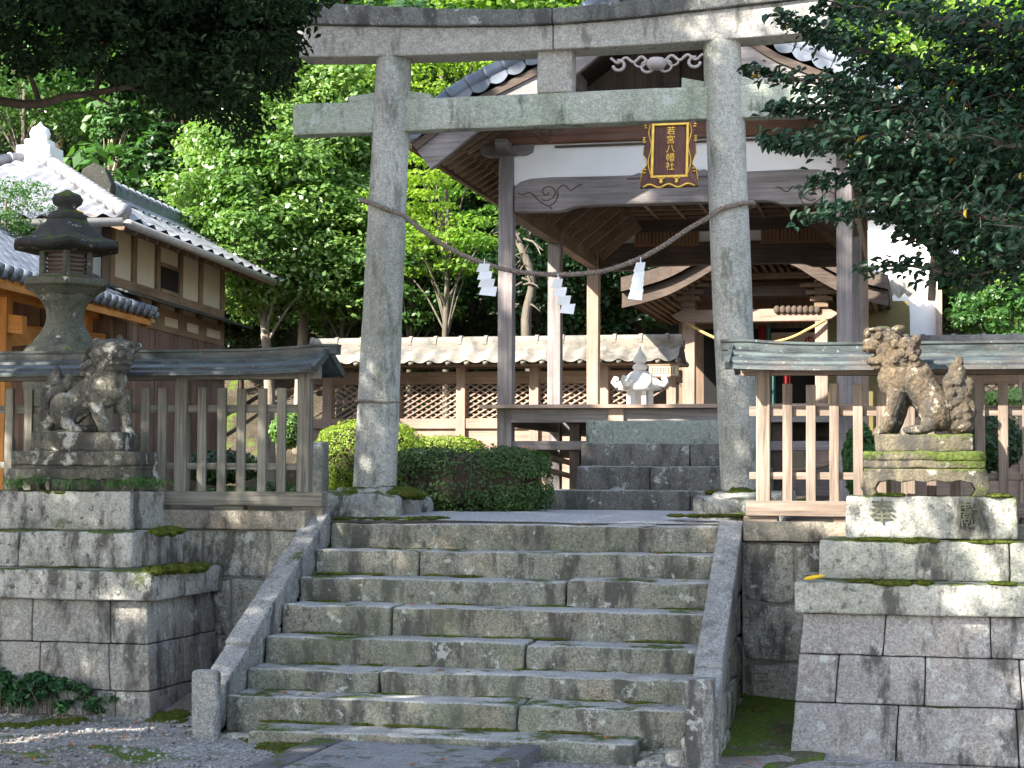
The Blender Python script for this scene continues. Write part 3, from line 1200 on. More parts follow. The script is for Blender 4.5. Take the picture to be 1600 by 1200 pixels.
# ------------------------------------------------------------------ fences
def fence(label, x0, x1, posts, pickets, zbase, base_x, roof_x, end_left, tone, ztop, post_h):
    FY = 12.6
    th = thing('picket_fence', label, 'fence', ((x0 + x1) / 2, FY, 1.45), 'roofed picket fences beside the torii')
    pk = MB().rblock(-.033, .033, -.018, .018, 0, 1, .004, .2, .0).map(lambda v: Vector((v.x, v.y, v.z)))
    first = None
    rr = random.Random(len(label))
    for x in pickets:
        mm = MB().rblock(x - .033, x + .033, FY - .055, FY - .022, zbase + .1, ztop + rr.uniform(-.006, .006), .004, .12, .002, 3)
        mm.build('picket', tone + 'z', th)
    for x in posts:
        mm = MB().rblock(x - .048, x + .048, FY - .05, FY + .05, zbase + .08, 2.5, .008, .12, .003, 3)
        mm.build('post', tone + 'z', th)
    for za, zb_ in ((post_h[0], post_h[1]), (post_h[2], post_h[3])):
        mm = MB().rblock(x0, x1, FY - .02, FY + .015, za, zb_, .004, .3, .002, 3)
        mm.build('rail', tone + 'x', th)
    mm = MB().rblock(base_x[0], base_x[1], FY - .085, FY + .06, zbase, zbase + .105, .008, .3, .004, 3)
    mm.build('base_beam', tone + 'x', th)
    x = base_x[0] + .1
    while x < base_x[1]:
        mm = MB().rblock(x - .12, x + .12, FY - .05, FY + .05, 1.40, zbase - .002, .01, .1, .004, 5)
        mm.build('foot_block', tone + 'x', th)
        x += .62
    # copper roof: ridge bar, curved slopes with two raised seams, end boards
    ra_, rb_ = roof_x
    m = MB()
    m.box(ra_ + .05, rb_ - .05, FY - .035, FY + .035, 2.44, 2.53)
    m.build('roof_beam', tone + 'x', th)

    def up(x):
        e = max(0, 1 - min(abs(x - ra_), abs(x - rb_)) / .7)
        return .03 * e * e
    for sg in (-1, 1):
        m = MB()
        prof = [(.03, 2.60), (.10, 2.575), (.11, 2.59), (.15, 2.575), (.155, 2.555), (.21, 2.525), (.22, 2.542), (.27, 2.518), (.275, 2.50), (.315, 2.482), (.32, 2.455), (.29, 2.452), (.03, 2.55)]
        secs = []
        n = 30
        for i in range(n + 1):
            x = ra_ + (rb_ - ra_) * i / n
            u_ = up(x)
            secs.append([(x, FY + sg * a, b + u_ * (1 if a < .2 else .6)) for a, b in prof])
        loft(m, secs)
        m.build('roof_slope', 'copper', th)
    m = MB()
    secs = []
    for i in range(31):
        x = ra_ - .09 + (rb_ - ra_ + .18) * i / 30
        u_ = up(x) * 1.3
        secs.append([(x, FY + a, b + u_) for a, b in ((-.05, 2.59), (-.05, 2.645), (-.062, 2.648), (-.062, 2.665), (.062, 2.665), (.062, 2.648), (.05, 2.645), (.05, 2.59))])
    loft(m, secs)
    m.build('ridge_cap', 'copper', th)
    for x, s_ in ((ra_, -1), (rb_, 1)):
        m = MB()
        for sg in (-1, 1):
            m.beam((x + s_ * .012, FY + sg * .03, 2.635), (x + s_ * .012 - s_ * .0, FY + sg * .335, 2.49), .03, .055)
        m.build('end_board', 'copper', th)
    return th


def pxs(lst, Y, y=650):
    return [P(a, y, Y).x for a in lst]


lp_ = pxs([317, 348, 378, 411, 441], 12.57)
sp = lp_[1] - lp_[0]
lx = pxs([255, 228, 200, 172], 12.57) + pxs([46, 16, 106, 76], 12.57) + [P(16, 650, 12.57).x - sp * k for k in (1, 2, 3, 5, 6, 7, 8, 10, 11, 12)]
fence('grey weathered picket fence with dark green copper roof left of the stairs', -9.5, -4.52,
      pxs([286, 477], 12.6) + [pxs([136], 12.6)[0], -7.75], lp_ + lx, 1.497, (-9.5, P(503, 780, 12.52).x),
      (-9.4, P(511, 565, 12.6).x), True, 'fence', 2.375, (2.19, 2.25, 1.765, 1.815))
rp_ = pxs([1230.5, 1267, 1303.6, 1340.7, 1377], 12.57)
rx = pxs([1455, 1492, 1531, 1567, 1605, 1642], 12.57) + [P(1642, 650, 12.57).x + .155 * k for k in (2, 3, 4, 5, 6, 7, 9, 10, 11, 12, 13)]
fence('sunlit brown picket fence with copper roof right of the stairs', -1.2, 3.6,
      pxs([1193, 1419, 1680], 12.6) + [2.6], rp_ + rx, 1.462, (P(1165, 780, 12.52).x, 3.6),
      (P(1147, 565, 12.6).x, 3.7), False, 'fencer', 2.375, (2.155, 2.225, 1.715, 1.765))
# ------------------------------------------------------------------ guardian lions
def blobs(name, items, tubes, mat, parent, voxel=.009, amp=.010, seed=1, curls=False):
    cy = items[0][0][1]
    m = MB()
    for c, r in items:
        m.sphere(c, r, 14, 10)
        if curls and .024 < r[0] < .034:
            # a chiselled spiral on each curl of the mane
            s_ = 1 if c[1] > cy else -1
            R0 = r[0] * .86
            m.tube([(c[0] + R0 * (1 - i / 16) * math.cos(i * .85), c[1] + s_ * (r[1] * .75 + i * r[1] * .022), c[2] + R0 * (1 - i / 16) * math.sin(i * .85)) for i in range(14)], r[0] * .2, 6)
    for pts, rs in tubes:
        m.tube(pts, rs, 12)
    o = m.build(name, mat, parent, True)
    rm = o.modifiers.new('remesh', 'REMESH')
    rm.mode = 'VOXEL'
    rm.voxel_size = voxel
    rm.use_smooth_shade = True
    sm = o.modifiers.new('smooth', 'SMOOTH')
    sm.factor = .5
    sm.iterations = 1
    bake(o)
    me = o.data
    n = len(me.vertices)
    co_ = np.empty(n * 3, np.float32)
    me.vertices.foreach_get('co', co_)
    nr = np.empty(n * 3, np.float32)
    me.vertices.foreach_get('normal', nr)
    co_ = co_.reshape(-1, 3)
    nr = nr.reshape(-1, 3)
    d = np.array([noise.fractal(Vector(p) * 22 + Vector((seed, 0, 0)), 1, 2, 4) for p in co_.tolist()], np.float32)
    co_ += nr * (d * amp)[:, None]
    me.vertices.foreach_set('co', co_.ravel())
    me.update()
    if not me.materials:
        me.materials.append(M[mat])
    me.polygons.foreach_set('use_smooth', [True] * len(me.polygons))
    return o


def lion(label, ox, oy, sc, Y, mat, B, tail, extra, stand):
    unit_ = (P(ox + 10, oy, Y) - P(ox, oy, Y)).length / 10 / sc

    def q(zx, zy, ly=0):
        p = P(ox + zx / sc, oy + zy / sc, Y)
        return Vector((p.x, Y + ly * unit_, p.z))

    def E(l):
        return [(q(*a[:3]), (a[3] * unit_, a[4] * unit_, a[5] * unit_)) for a in l]

    def Tt(l):
        return [([q(*p) for p in pts], [r * unit_ for r in rs]) for pts, rs in l]
    base = q(B[2][0], B[2][1])
    th = thing('guardian_lion', label, 'lion statue', base, 'stone guardian lions')
    blobs('body', E(B[0]), Tt(B[1]), mat, th, .0045, .005, 1, True)
    blobs('tail', E(tail[0]), Tt(tail[1]), mat, th, .006, .010, 5, True)
    return th, q, unit_


rnd = random.Random(3)
# right lion: faces left, mouth open
mane = []
for i in range(46):
    a = rnd.uniform(-1, 1)
    t_ = rnd.random()
    zx = 300 + 150 * t_ + 20 * rnd.uniform(-1, 1)
    zy = 190 + 190 * rnd.random()
    mane.append((zx, zy, (95 - abs(zy - 290) * .15) * (1 if a > 0 else -1) * rnd.uniform(.75, 1.05), 30, 28, 30))
for i in range(14):
    mane.append((430 + 20 * rnd.random(), 200 + i * 15, rnd.uniform(-60, 60), 30, 32, 28))
body = [(340, 450, 0, 135, 110, 140), (440, 450, 0, 120, 118, 130), (560, 640, -70, 95, 60, 115), (560, 640, 70, 95, 60, 115), (600, 680, 0, 85, 115, 100),
        (450, 768, -88, 85, 38, 30), (450, 768, 88, 85, 38, 30), (525, 735, -88, 55, 42, 50), (525, 735, 88, 55, 42, 50),
        (232, 772, -62, 52, 44, 30), (290, 772, 62, 52, 44, 30), (345, 330, 0, 115, 105, 120),
        (262, 205, 0, 112, 98, 72), (235, 165, 0, 90, 85, 45), (190, 235, 0, 78, 86, 46), (150, 165, 0, 34, 60, 40), (136, 225, 0, 26, 48, 26), (165, 262, 0, 58, 82, 26), (150, 268, -50, 16, 14, 26), (150, 268, 50, 16, 14, 26),
        (210, 338, 0, 80, 68, 34), (275, 315, 0, 65, 80, 55), (165, 325, -35, 14, 12, 24), (165, 325, 35, 14, 12, 24), (212, 186, -92, 27, 20, 25), (212, 186, 92, 27, 20, 25), (198, 146, -66, 55, 30, 17), (198, 146, 66, 55, 30, 17),
        (335, 138, -80, 42, 18, 22), (335, 138, 80, 42, 18, 22), (205, 372, 0, 40, 40, 30)] + mane
for k in range(4):
    body.append((205 - 6 * k, 790, -62 - 34 + 22 * k, 16, 12, 18))
    body.append((390, 775, -88 - 30 + 20 * k, 18, 11, 18))
tubes = [([(400, 430, 0), (500, 540, 0), (590, 650, 0)], [120, 112, 105]),
         ([(330, 520, -62), (300, 640, -62), (250, 765, -62)], [64, 46, 40]), ([(375, 520, 62), (350, 640, 62), (305, 765, 62)], [62, 46, 40]),
         ([(320, 360, 0), (250, 230, 0)], [95, 90])]
tail = ([(705, 590, 0, 95, 70, 190), (700, 430, 0, 62, 45, 90), (715, 350, 0, 26, 22, 55), (650, 480, 0, 40, 40, 75), (770, 520, 0, 45, 45, 90), (640, 620, 0, 45, 50, 80),
         (780, 650, 0, 40, 50, 90), (720, 740, 0, 90, 80, 60)] + [(640 + 140 * rnd.random(), 430 + 330 * rnd.random(), -60 + 10 * rnd.random(), 30, 22, 38) for _ in range(16)],
        [([(640, 740, 0), (720, 640, 0)], [60, 60])])
YL = 12.03
_, q, un = lion('brown lichen-spotted stone lion facing left with open mouth on the right pedestal', 1320, 480, 4.0, YL, 'lionr', (body, tubes, (480, 797)), tail, None, None)


def stand(label, q, un, x0, x1, rows, mat, D, Y, legs):
    a = q(x0, rows[0][2])
    b = q(x1, rows[-1][3])
    th = thing('statue_stand', label, 'stand', ((a.x + b.x) / 2, Y, legs[3]), 'carved stands under the lions')
    for xa, xb, ya, yb, nm, am in rows:
        m = MB()
        p0, p1 = q(xa, yb), q(xb, ya)
        m.rblock(p0.x, p1.x, Y - D - am, Y + D + am, p0.z, p1.z, .015, .03, .009, 7)
        m.build(nm, 'mslab' if nm == 'moss_slab' else mat, th, True)
    # legged apron
    xa, xb, ytop, zbot = legs
    p0, p1 = q(xa, ytop), q(xb, ytop)
    zt_ = p0.z
    z0 = zbot
    H_ = zt_ - z0
    L = p1.x - p0.x
    poly = [(p0.x + .01, zt_), (p1.x - .01, zt_), (p1.x + .005, zt_ - H_ * .35), (p1.x + .012, z0 + H_ * .3), (p1.x - .01, z0), (p1.x - .10, z0), (p1.x - .075, z0 + H_ * .25), (p1.x - .10, z0 + H_ * .5)]
    for i in range(9):
        t_ = i / 8
        x = p1.x - .10 - (L - .2) * t_
        poly.append((x, z0 + H_ * (.5 + .08 * abs(math.sin(t_ * math.pi * 4)))))
    poly += [(p0.x + .075, z0 + H_ * .25), (p0.x + .10, z0), (p0.x + .01, z0), (p0.x - .012, z0 + H_ * .3), (p0.x - .005, zt_ - H_ * .35)]
    for ya, yb in ((Y - D - .05, Y - D + .04), (Y + D - .04, Y + D + .05)):
        m = MB()
        m.prism(poly, ya, yb)
        m.build('legged_apron', mat, th, bevel=.008)
    m = MB()
    m.rblock(p0.x + .01, p1.x - .01, Y - D, Y + D, zt_ - H_ * .38, zt_, .01, .05, .006)
    m.build('seat_block', mat, th, True)
    return th


stand('mossy tiered stone stand on scalloped feet under the right lion', q, un, 115, 890,
      [(190, 800, 797, 905, 'plinth', -.02), (118, 875, 905, 960, 'moss_slab', .04), (124, 872, 950, 1008, 'slab', .03)], 'plinth', .17, YL, (118, 888, 1010, 1.612))
# left lion: faces right, head towards the viewer, mouth shut
mane = []
for i in range(40):
    zx = 545 + 120 * rnd.random()
    zy = 220 + 200 * rnd.random()
    mane.append((zx, zy, (85) * rnd.choice((-1, 1)) * rnd.uniform(.7, 1.05), 27, 26, 27))
for i in range(12):
    mane.append((550 + 20 * rnd.random(), 215 + i * 16, rnd.uniform(-60, 60), 28, 30, 26))
body = [(670, 500, -10, 110, 112, 125), (600, 510, 0, 100, 110, 110), (400, 640, -75, 90, 55, 105), (400, 640, 75, 90, 55, 105), (370, 690, 0, 80, 110, 95),
        (510, 785, -88, 65, 36, 28), (510, 785, 88, 60, 36, 28), (440, 750, -85, 50, 42, 45),
        (725, 795, -78, 50, 40, 26), (800, 800, 55, 48, 40, 26), (640, 400, 0, 110, 100, 110),
        (735, 235, -20, 150, 112, 70), (740, 185, -20, 140, 100, 42), (800, 270, -50, 95, 92, 55), (830, 215, -90, 50, 40, 30), (800, 320, -70, 95, 80, 26), (800, 355, -60, 80, 72, 34),
        (770, 440, -50, 75, 62, 80), (745, 520, -40, 70, 62, 60), (700, 250, -105, 26, 20, 24), (850, 262, -120, 30, 24, 22), (780, 275, -128, 28, 22, 22), (640, 165, -60, 40, 22, 26), (625, 175, 60, 40, 22, 26),
        (782, 140, -20, 22, 22, 26), (880, 190, 10, 30, 50, 36)] + mane
tubes = [([(630, 480, 0), (530, 560, 0), (410, 650, 0)], [105, 100, 105]),
         ([(620, 540, -72), (655, 670, -78), (705, 790, -80)], [58, 44, 38]), ([(750, 550, 50), (772, 670, 55), (790, 790, 55)], [56, 42, 38]),
         ([(640, 430, 0), (720, 260, -10)], [95, 95])]
tail = ([(310, 520, 0, 80, 60, 130), (300, 680, 0, 85, 65, 110), (400, 450, 0, 30, 28, 60), (240, 570, 0, 40, 40, 80), (250, 700, 0, 40, 45, 80)] +
        [(240 + 110 * rnd.random(), 500 + 260 * rnd.random(), -55, 28, 22, 34) for _ in range(14)],
        [([(318, 320, 0), (316, 380, 0), (312, 470, 0)], [4, 38, 72])])
YL2 = 12.1
_, q, un = lion('grey stone lion with white lichen and pale flat head, mouth shut, on the left pedestal', 20, 500, 4.617, YL2, 'lion', (body, tubes, (540, 815)), tail, None, None)
stand('dark weathered stone stand with grass at its feet under the left lion', q, un, 60, 975,
      [(190, 860, 812, 950, 'plinth', -.02), (82, 968, 950, 1050, 'slab', .03), (75, 962, 1050, 1085, 'lower_slab', .01)], 'lion', .17, YL2, (62, 970, 1075, 1.602))

# ------------------------------------------------------------------ stone lanterns
lc = P(103, 440, 14.6)
lt = thing('stone_lantern', 'tall dark mossy stone lantern with hexagonal cap behind the left fence', 'lantern', (lc.x, lc.y, 1.42))
k = .00575


def lz(y):
    return P(103, y, 14.6).z


PH = rad(237)
m = MB()
m.lathe((lc.x, lc.y, 0), [(.02, lz(297)), (8 * k, lz(300)), (20 * k, lz(305)), (24 * k, lz(312)), (22 * k, lz(319)), (14 * k, lz(325)), (14 * k, lz(328)), (24 * k, lz(332)), (30 * k, lz(338)), (31 * k, lz(346))], 24)
m.build('finial', 'lantcap', lt, True)
m = MB()
n0 = 36
prof = [(30, 345), (36, 352), (44, 358), (52, 367), (62, 376), (76, 382), (84, 385), (85, 393), (70, 395), (44, 396)]
for i in range(len(prof) - 1):
    pass
vs = []
for r_, y_ in prof:
    for kk in range(n0):
        a = 2 * math.pi * kk / n0
        s6 = ((a - PH) / (math.pi / 3)) % 1
        hexf = math.cos(math.pi / 6) / math.cos((s6 - .5) * math.pi / 3)
        e = max(0, (r_ - 40) / 45)
        hf = 1 + (hexf - 1) * min(1, .4 + e)
        cor = abs(s6 - .5) * 2
        z = lz(y_) + e * cor ** 3 * .045
        r2 = r_ * k * hf * 1.06
        vs.append((lc.x + r2 * math.cos(a), lc.y + r2 * math.sin(a), z + .006 * noise.noise(Vector((a * 3, r_ * .1, 0)))))
m.add(vs, [(i * n0 + j, i * n0 + (j + 1) % n0, (i + 1) * n0 + (j + 1) % n0, (i + 1) * n0 + j) for i in range(len(prof) - 1) for j in range(n0)] + [tuple(range(n0)), tuple(range(len(vs) - n0, len(vs)))])
m.build('cap', 'lantcap', lt, True)
fr = 40 * k
m = MB()
zt0, zt1 = lz(437), lz(392)
for kk in range(6):
    a0, a1 = PH + kk * math.pi / 3, PH + (kk + 1) * math.pi / 3
    p0 = Vector((lc.x + fr * math.cos(a0), lc.y + fr * math.sin(a0), 0))
    p1 = Vector((lc.x + fr * math.cos(a1), lc.y + fr * math.sin(a1), 0))
    m.beam((p0.x, p0.y, zt0), (p0.x, p0.y, zt1), .05, .05, ((p1 - p0).normalized()))
    for za, zb2 in ((zt0, zt0 + .035), (zt1 - .03, zt1)):
        m.beam(p0 + Vector((0, 0, (za + zb2) / 2)), p1 + Vector((0, 0, (za + zb2) / 2)), .045, zb2 - za)
m.build('fire_box', 'lantern', lt, bevel=.004)
m = MB()
fi = fr * .90
for kk in range(6):
    a0, a1 = PH + kk * math.pi / 3, PH + (kk + 1) * math.pi / 3
    p0 = Vector((lc.x + fi * math.cos(a0), lc.y + fi * math.sin(a0), 0))
    p1 = Vector((lc.x + fi * math.cos(a1), lc.y + fi * math.sin(a1), 0))
    for i in range(1, 7):
        p = p0.lerp(p1, i / 7)
        m.beam((p.x, p.y, zt0 + .03), (p.x, p.y, zt1 - .03), .016, .014)
    for i in range(1, 7):
        z = zt0 + (zt1 - zt0) * i / 7
        m.beam(p0 + Vector((0, 0, z)), p1 + Vector((0, 0, z)), .012, .014)
m.build('window_grille', 'grille', lt)
m = MB()
m.lathe((lc.x, lc.y, 0), [(fi * .88, zt0 + .01), (fi * .88, zt1 - .01)], 6, PH)
m.build('window_paper', plain('lantern_paper', (.22, .2, .19), (.16, .15, .14)), lt)
m = MB()
m.lathe((lc.x, lc.y, 0), [(50 * k, lz(463)), (64 * k, lz(452)), (71 * k, lz(449)), (72 * k, lz(439)), (60 * k, lz(436))], 6, PH)
m.build('platform', 'lantern', lt, bevel=.01)
m = MB()
m.lathe((lc.x, lc.y, 0), [(66 * k, 1.40), (66 * k, 1.55), (40 * k, 1.56)], 6, PH)
m.lathe((lc.x, lc.y, 0), [(60 * k, 1.55), (60 * k, 1.7), (52 * k, 1.72), (56 * k, 2.2), (66 * k, lz(560)), (60 * k, lz(546)), (50 * k, lz(537)), (40 * k, lz(525)), (31 * k, lz(510)), (28 * k, lz(497)), (30 * k, lz(483)), (36 * k, lz(472)), (46 * k, lz(461))], 24)
m.build('flared_stem', 'lantern', lt, True)

wc = P(1000, 600, 22.98)
lt = thing('stone_lantern', 'bright white sunlit stone lantern with curled cap behind the hall', 'lantern', (wc.x, wc.y, 1.5))
k = .0083


def wz(y):
    return P(1000, y, 22.98).z


m = MB()
m.lathe((wc.x, wc.y, 0), [(.004, wz(540)), (3 * k, wz(548)), (8 * k, wz(555)), (11 * k, wz(560)), (10 * k, wz(566)), (6 * k, wz(568)), (11 * k, wz(571)), (12 * k, wz(575)), (8 * k, wz(580))], 16)
m.build('finial', 'white', lt, True)
m = MB()
m.lathe((wc.x, wc.y, 0), [(8 * k, wz(578)), (15 * k, wz(582)), (20 * k, wz(587)), (26 * k, wz(596)), (34 * k, wz(602)), (35 * k, wz(609)), (18 * k, wz(612))], 6, 0)
for kk in range(6):
    a = kk * math.pi / 3
    m.tube([(wc.x + r_ * k * math.cos(a), wc.y + r_ * k * math.sin(a), wz(y_)) for r_, y_ in ((22, 596), (30, 600), (38, 602), (42, 597), (39, 591), (34, 592))], [6 * k, 5 * k, 5 * k, 4.5 * k, 4 * k, 3 * k], 8)
m.build('cap', 'white', lt, True)
m = MB()
for kk in range(6):
    a = kk * math.pi / 3
    m.box(wc.x + 17 * k * math.cos(a) - .03, wc.x + 17 * k * math.cos(a) + .03, wc.y + 17 * k * math.sin(a) - .03, wc.y + 17 * k * math.sin(a) + .03, wz(642), wz(611))
m.lathe((wc.x, wc.y, 0), [(9 * k, wz(642)), (9 * k, wz(611))], 6)
m.build('fire_box', 'white', lt)
m = MB()
m.lathe((wc.x, wc.y, 0), [(26 * k, wz(642)), (28 * k, wz(648)), (18 * k, wz(655)), (10 * k, wz(665)), (9 * k, 1.9), (20 * k, 1.7), (30 * k, 1.65), (30 * k, 1.45)], 12)
m.build('stem', 'white', lt, True)


# ------------------------------------------------------------------ tile roof surface
def tiles(m, fn, nrows, ncols, wave=.035, step=.022, nu=6, nv=3):
    """fn(u,v) -> (point, normal); u along the eave, v down the slope"""
    NU, NV = ncols * nu, nrows * nv
    vs = []
    for i in range(NU + 1):
        for j in range(NV + 1):
            u, v = i / NU, j / NV
            p, n = fn(u, v)
            ph = (i % nu) / nu
            wv = wave * (.5 + .5 * math.cos(2 * math.pi * ph)) ** 1.6
            jj = (j % nv) / nv if j % nv or j == 0 else 1
            stp = step * jj
            vs.append(p + n * (wv + stp))
            if False:
                pass
    k_ = NV + 1
    m.add(vs, [(i * k_ + j, (i + 1) * k_ + j, (i + 1) * k_ + j + 1, i * k_ + j + 1) for i in range(NU) for j in range(NV)])


# ------------------------------------------------------------------ worship hall
HY0, HY1, HY2 = 17.5, 19.93, 22.35
hx0, hx1 = -4.1, -.75
xc = (hx0 + hx1) / 2
hall = thing('worship_hall', 'open timber worship hall with tiled gable roof and white plaster band behind the torii', 'shrine hall', (xc, 20, 1.43))
CW = .075
for yy in (HY0, HY1, HY2):
    for xx in (hx0, hx1):
        m = MB().rblock(xx - CW, xx + CW, yy - CW, yy + CW, 1.52, 5.0, .008, .25, .003, 3)
        m.build('column', 'pinkz' if yy == HY2 else 'greyz', hall)
        m = MB().rblock(xx - .2, xx + .2, yy - .2, yy + .2, 1.36, 1.53, .03, .08, .008)
        m.build('foundation_stone', 'cheek', hall, True)


def hz(px, y, Y=17.5):
    return P(px, y, Y).z


# floor
m = MB().box(hx0 + .1, hx1 - .1, HY0 - .1, HY2 + .1, 2.38, 2.42)
m.build('floor', 'greyx', hall)
m = MB().box(hx0 - .22, hx1 + .22, HY0 - .24, HY0 - .08, 2.41, 2.445)
m.build('floor_edge', 'pinkx', hall)
m = MB().rblock(hx0 + .08, hx1 - .08, HY0 - .12, HY0 - .02, 2.27, 2.405, .006, .3, .003)
m.build('floor_beam', 'greyx', hall)
m = MB().rblock(P(951, 640, 17.36).x, P(975, 640, 17.36).x, HY0 - .16, HY0 - .03, 2.16, 2.408, .006, .1, .002)
m.build('strut', 'pinkz', hall)
for yy in (HY1, HY2):
    m = MB().rblock(hx0 + .08, hx1 - .08, yy - .05, yy + .05, 2.2, 2.38, .006, .4, .003)
    m.build('floor_beam', 'greyx', hall)
for xx in (hx0, hx1):
    m = MB().rblock(xx - .05, xx + .05, HY0 + .08, HY2 - .08, 2.24, 2.405, .006, .4, .003)
    m.build('floor_beam', 'greyy', hall)
    m = MB().rblock(xx - .03, xx + .03, HY0 + .08, HY2 - .08, 1.96, 2.06, .006, .4, .003)
    m.build('lower_tie', 'greyy', hall)
m = MB().rblock(hx0 + .07, hx1 - .07, HY0 - .03, HY0 + .03, hz(850, 703), hz(850, 689), .006, .4, .003)
m.build('lower_tie', 'greyx', hall)
for xx in (-3.4, -1.4):
    m = MB().box(xx - .05, xx + .05, HY0, HY0 + .1, 1.42, 2.26)
    m.build('floor_post', 'darkz', hall)
# rainbow beam with curved ends
lt_ = [(803, 293), (812, 284), (828, 279), (862, 276.5), (940, 275)]
lb_ = [(940, 320), (905, 321.5), (893, 324), (882, 328.5), (868, 330), (803, 331)]
top = [(P(a, b, 17.43).x, P(a, b, 17.43).z) for a, b in lt_]
bot = [(P(a, b, 17.43).x, P(a, b, 17.43).z) for a, b in lb_]
mir = lambda l: [(2 * xc - x, z) for x, z in l[::-1]]
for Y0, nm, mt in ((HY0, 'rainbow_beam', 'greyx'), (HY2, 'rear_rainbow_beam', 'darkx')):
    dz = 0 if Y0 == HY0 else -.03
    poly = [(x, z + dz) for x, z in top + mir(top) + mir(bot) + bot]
    m = MB().prism(poly, Y0 - .065, Y0 + .065)
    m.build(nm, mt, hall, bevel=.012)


def swirl(m, cx, cy, s, sgn, Y, w=.007):
    c0 = P(cx, cy, Y)
    kx = (P(cx + 1, cy, Y) - c0).length
    def pt(dx, dy):
        return (c0.x + sgn * dx * kx, Y, c0.z - dy * kx)
    f = s / 16
    w *= .75
    m.tube([pt(s * (.12 + .105 * a) * math.cos(a), s * (.12 + .105 * a) * .85 * math.sin(a)) for a in [i * .35 for i in range(0, 25)]], w, 5)
    for l in (((-46, 0), (-38, 3), (-30, 0), (-22, 3), (-15, 11), (-4, 19), (3, 22), (8, 27)), ((12, 5), (17, -4), (24, -10), (30, -8), (35, -2), (41, -3), (48, -9), (54, -9)), ((3, 22), (12, 16), (16, 8), (17, 0))):
        m.tube(spline([pt(a * f, b * f) for a, b in l], 4), w, 5)


for cx, sg in ((855, 1), (1266, -1)):
    m = MB()
    swirl(m, cx, 300, 16, sg, 17.432)
    m.build('swirl_carving', 'darkx', hall, True)
# plaster band, upper beam and brackets
m = MB().box(hx0 + .07, hx1 - .07, HY0 - .02, HY0 + .02, hz(1000, 285), hz(1000, 205))
m.build('plaster_band', 'plaster', hall)
zU0, zU1 = hz(1000, 221), hz(1000, 185)
m = MB().rblock(hx0 - .3, hx1 + .3, HY0 - .09, HY0 + .09, zU0, zU1, .03, .3, .004, 2)
m.build('upper_beam', 'redbeam', hall, True)
for cx, sg in ((850, 1), (1275, -1)):
    m = MB()
    swirl(m, cx, 207, 11, sg, 17.402, .006)
    m.build('swirl_carving', 'darkx', hall, True)
for xx, sg in ((hx0, 1), (hx1, -1)):
    m = MB()
    m.box(xx - .12, xx + .12, HY0 - .12, HY0 + .12, hz(792, 245), hz(792, 232))
    m.build('capital', 'greyx', hall, bevel=.01)
    m = MB()
    z0, z1 = hz(800, 245), hz(800, 226)
    for s2 in (1, -1):
        m.prism([(xx + s2 * .06, z0), (xx + s2 * .2, z0), (xx + s2 * .27, z0 + .03), (xx + s2 * .29, z1), (xx + s2 * .06, z1)], HY0 - .06, HY0 + .06)
    m.prism([(HY0 - .06, z0), (HY0 - .3, z0 + .03), (HY0 - .33, z1), (HY0 - .06, z1)], xx - .06, xx + .06, axis=0)
    m.build('bracket_arm', 'greyx', hall, bevel=.006)
# carved little hump behind the plaque
m = MB()
c0 = P(1048, 277, 17.42)
m.prism([(c0.x + dx * .0064, c0.z + dz * .0064) for dx, dz in ((-70, 0), (-62, 4), (-50, 8), (-42, 7), (-34, 15), (0, 18), (34, 15), (44, 9), (52, 11), (64, 5), (72, 0))], 17.41, 17.45)
m.build('frog_leg_strut', 'greyx', hall, bevel=.004)
# side and rear beams
zs0, zs1 = hz(803, 333), hz(803, 296)
for xx, sg in ((hx0, 1), (hx1, -1)):
    m = MB().rblock(xx - .06, xx + .06, HY0 + .06, HY2 - .06, zs0, zs1, .006, .4, .003)
    m.build('side_beam', 'browny', hall)
    m = MB().box(xx - .06, xx + .06, HY0 + .06, HY2 - .06, 4.93, 5.03)
    m.build('wall_plate', 'darky', hall)
    # coved boards between beam and ceiling
    for i in range(9):
        y0 = HY0 + .12 + i * .52
        m = MB()
        m.beam((xx + sg * .05, y0 + .22, zs1 - .02), (xx + sg * .55, y0 + .22, 5.0), .40, .02, (0, 1, 0))
        m.build('coving_board', 'browny', hall)
    m = MB()
    m.beam((xx + sg * .03, (HY0 + HY2) / 2, zs1 - .03), (xx + sg * .53, (HY0 + HY2) / 2, 5.02), HY2 - HY0, .01, (1, 0, 0))
    m.build('coving_back', 'black', hall)
m = MB().box(hx0 + .07, hx1 - .07, HY2 - .02, HY2 + .02, 4.5, 4.84)
m.build('rear_plaster_band', 'plaster', hall)
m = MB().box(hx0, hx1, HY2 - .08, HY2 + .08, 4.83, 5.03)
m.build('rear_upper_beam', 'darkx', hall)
for a, b, c_, d_ in ((992, 1092, 357, 386), (1189, 1298, 352, 381)):
    m = MB()
    p0, p1 = P(a, d_, HY2 - .06), P(b, c_, HY2 - .06)
    m.box(p0.x, p1.x, HY2 - .07, HY2 - .035, p0.z, p1.z)
    pb = m.build('votive_board', 'board', hall)
    m = MB()
    rr = random.Random(a)
    nx = 17
    for i in range(nx):
        x = p0.x + (p1.x - p0.x) * (i + .8) / (nx + .6)
        z = p1.z - .03
        big = i in (4, 9)
        while z > p0.z + .03:
            h = rr.uniform(.012, .022) * (1.6 if big and z > (p0.z + p1.z) / 2 else 1)
            m.box(x - (.011 if big else .006), x + (.011 if big else .006), HY2 - .074, HY2 - .069, z - h, z)
            z -= h + .008
    m.build('faded_writing', 'ink', pb)
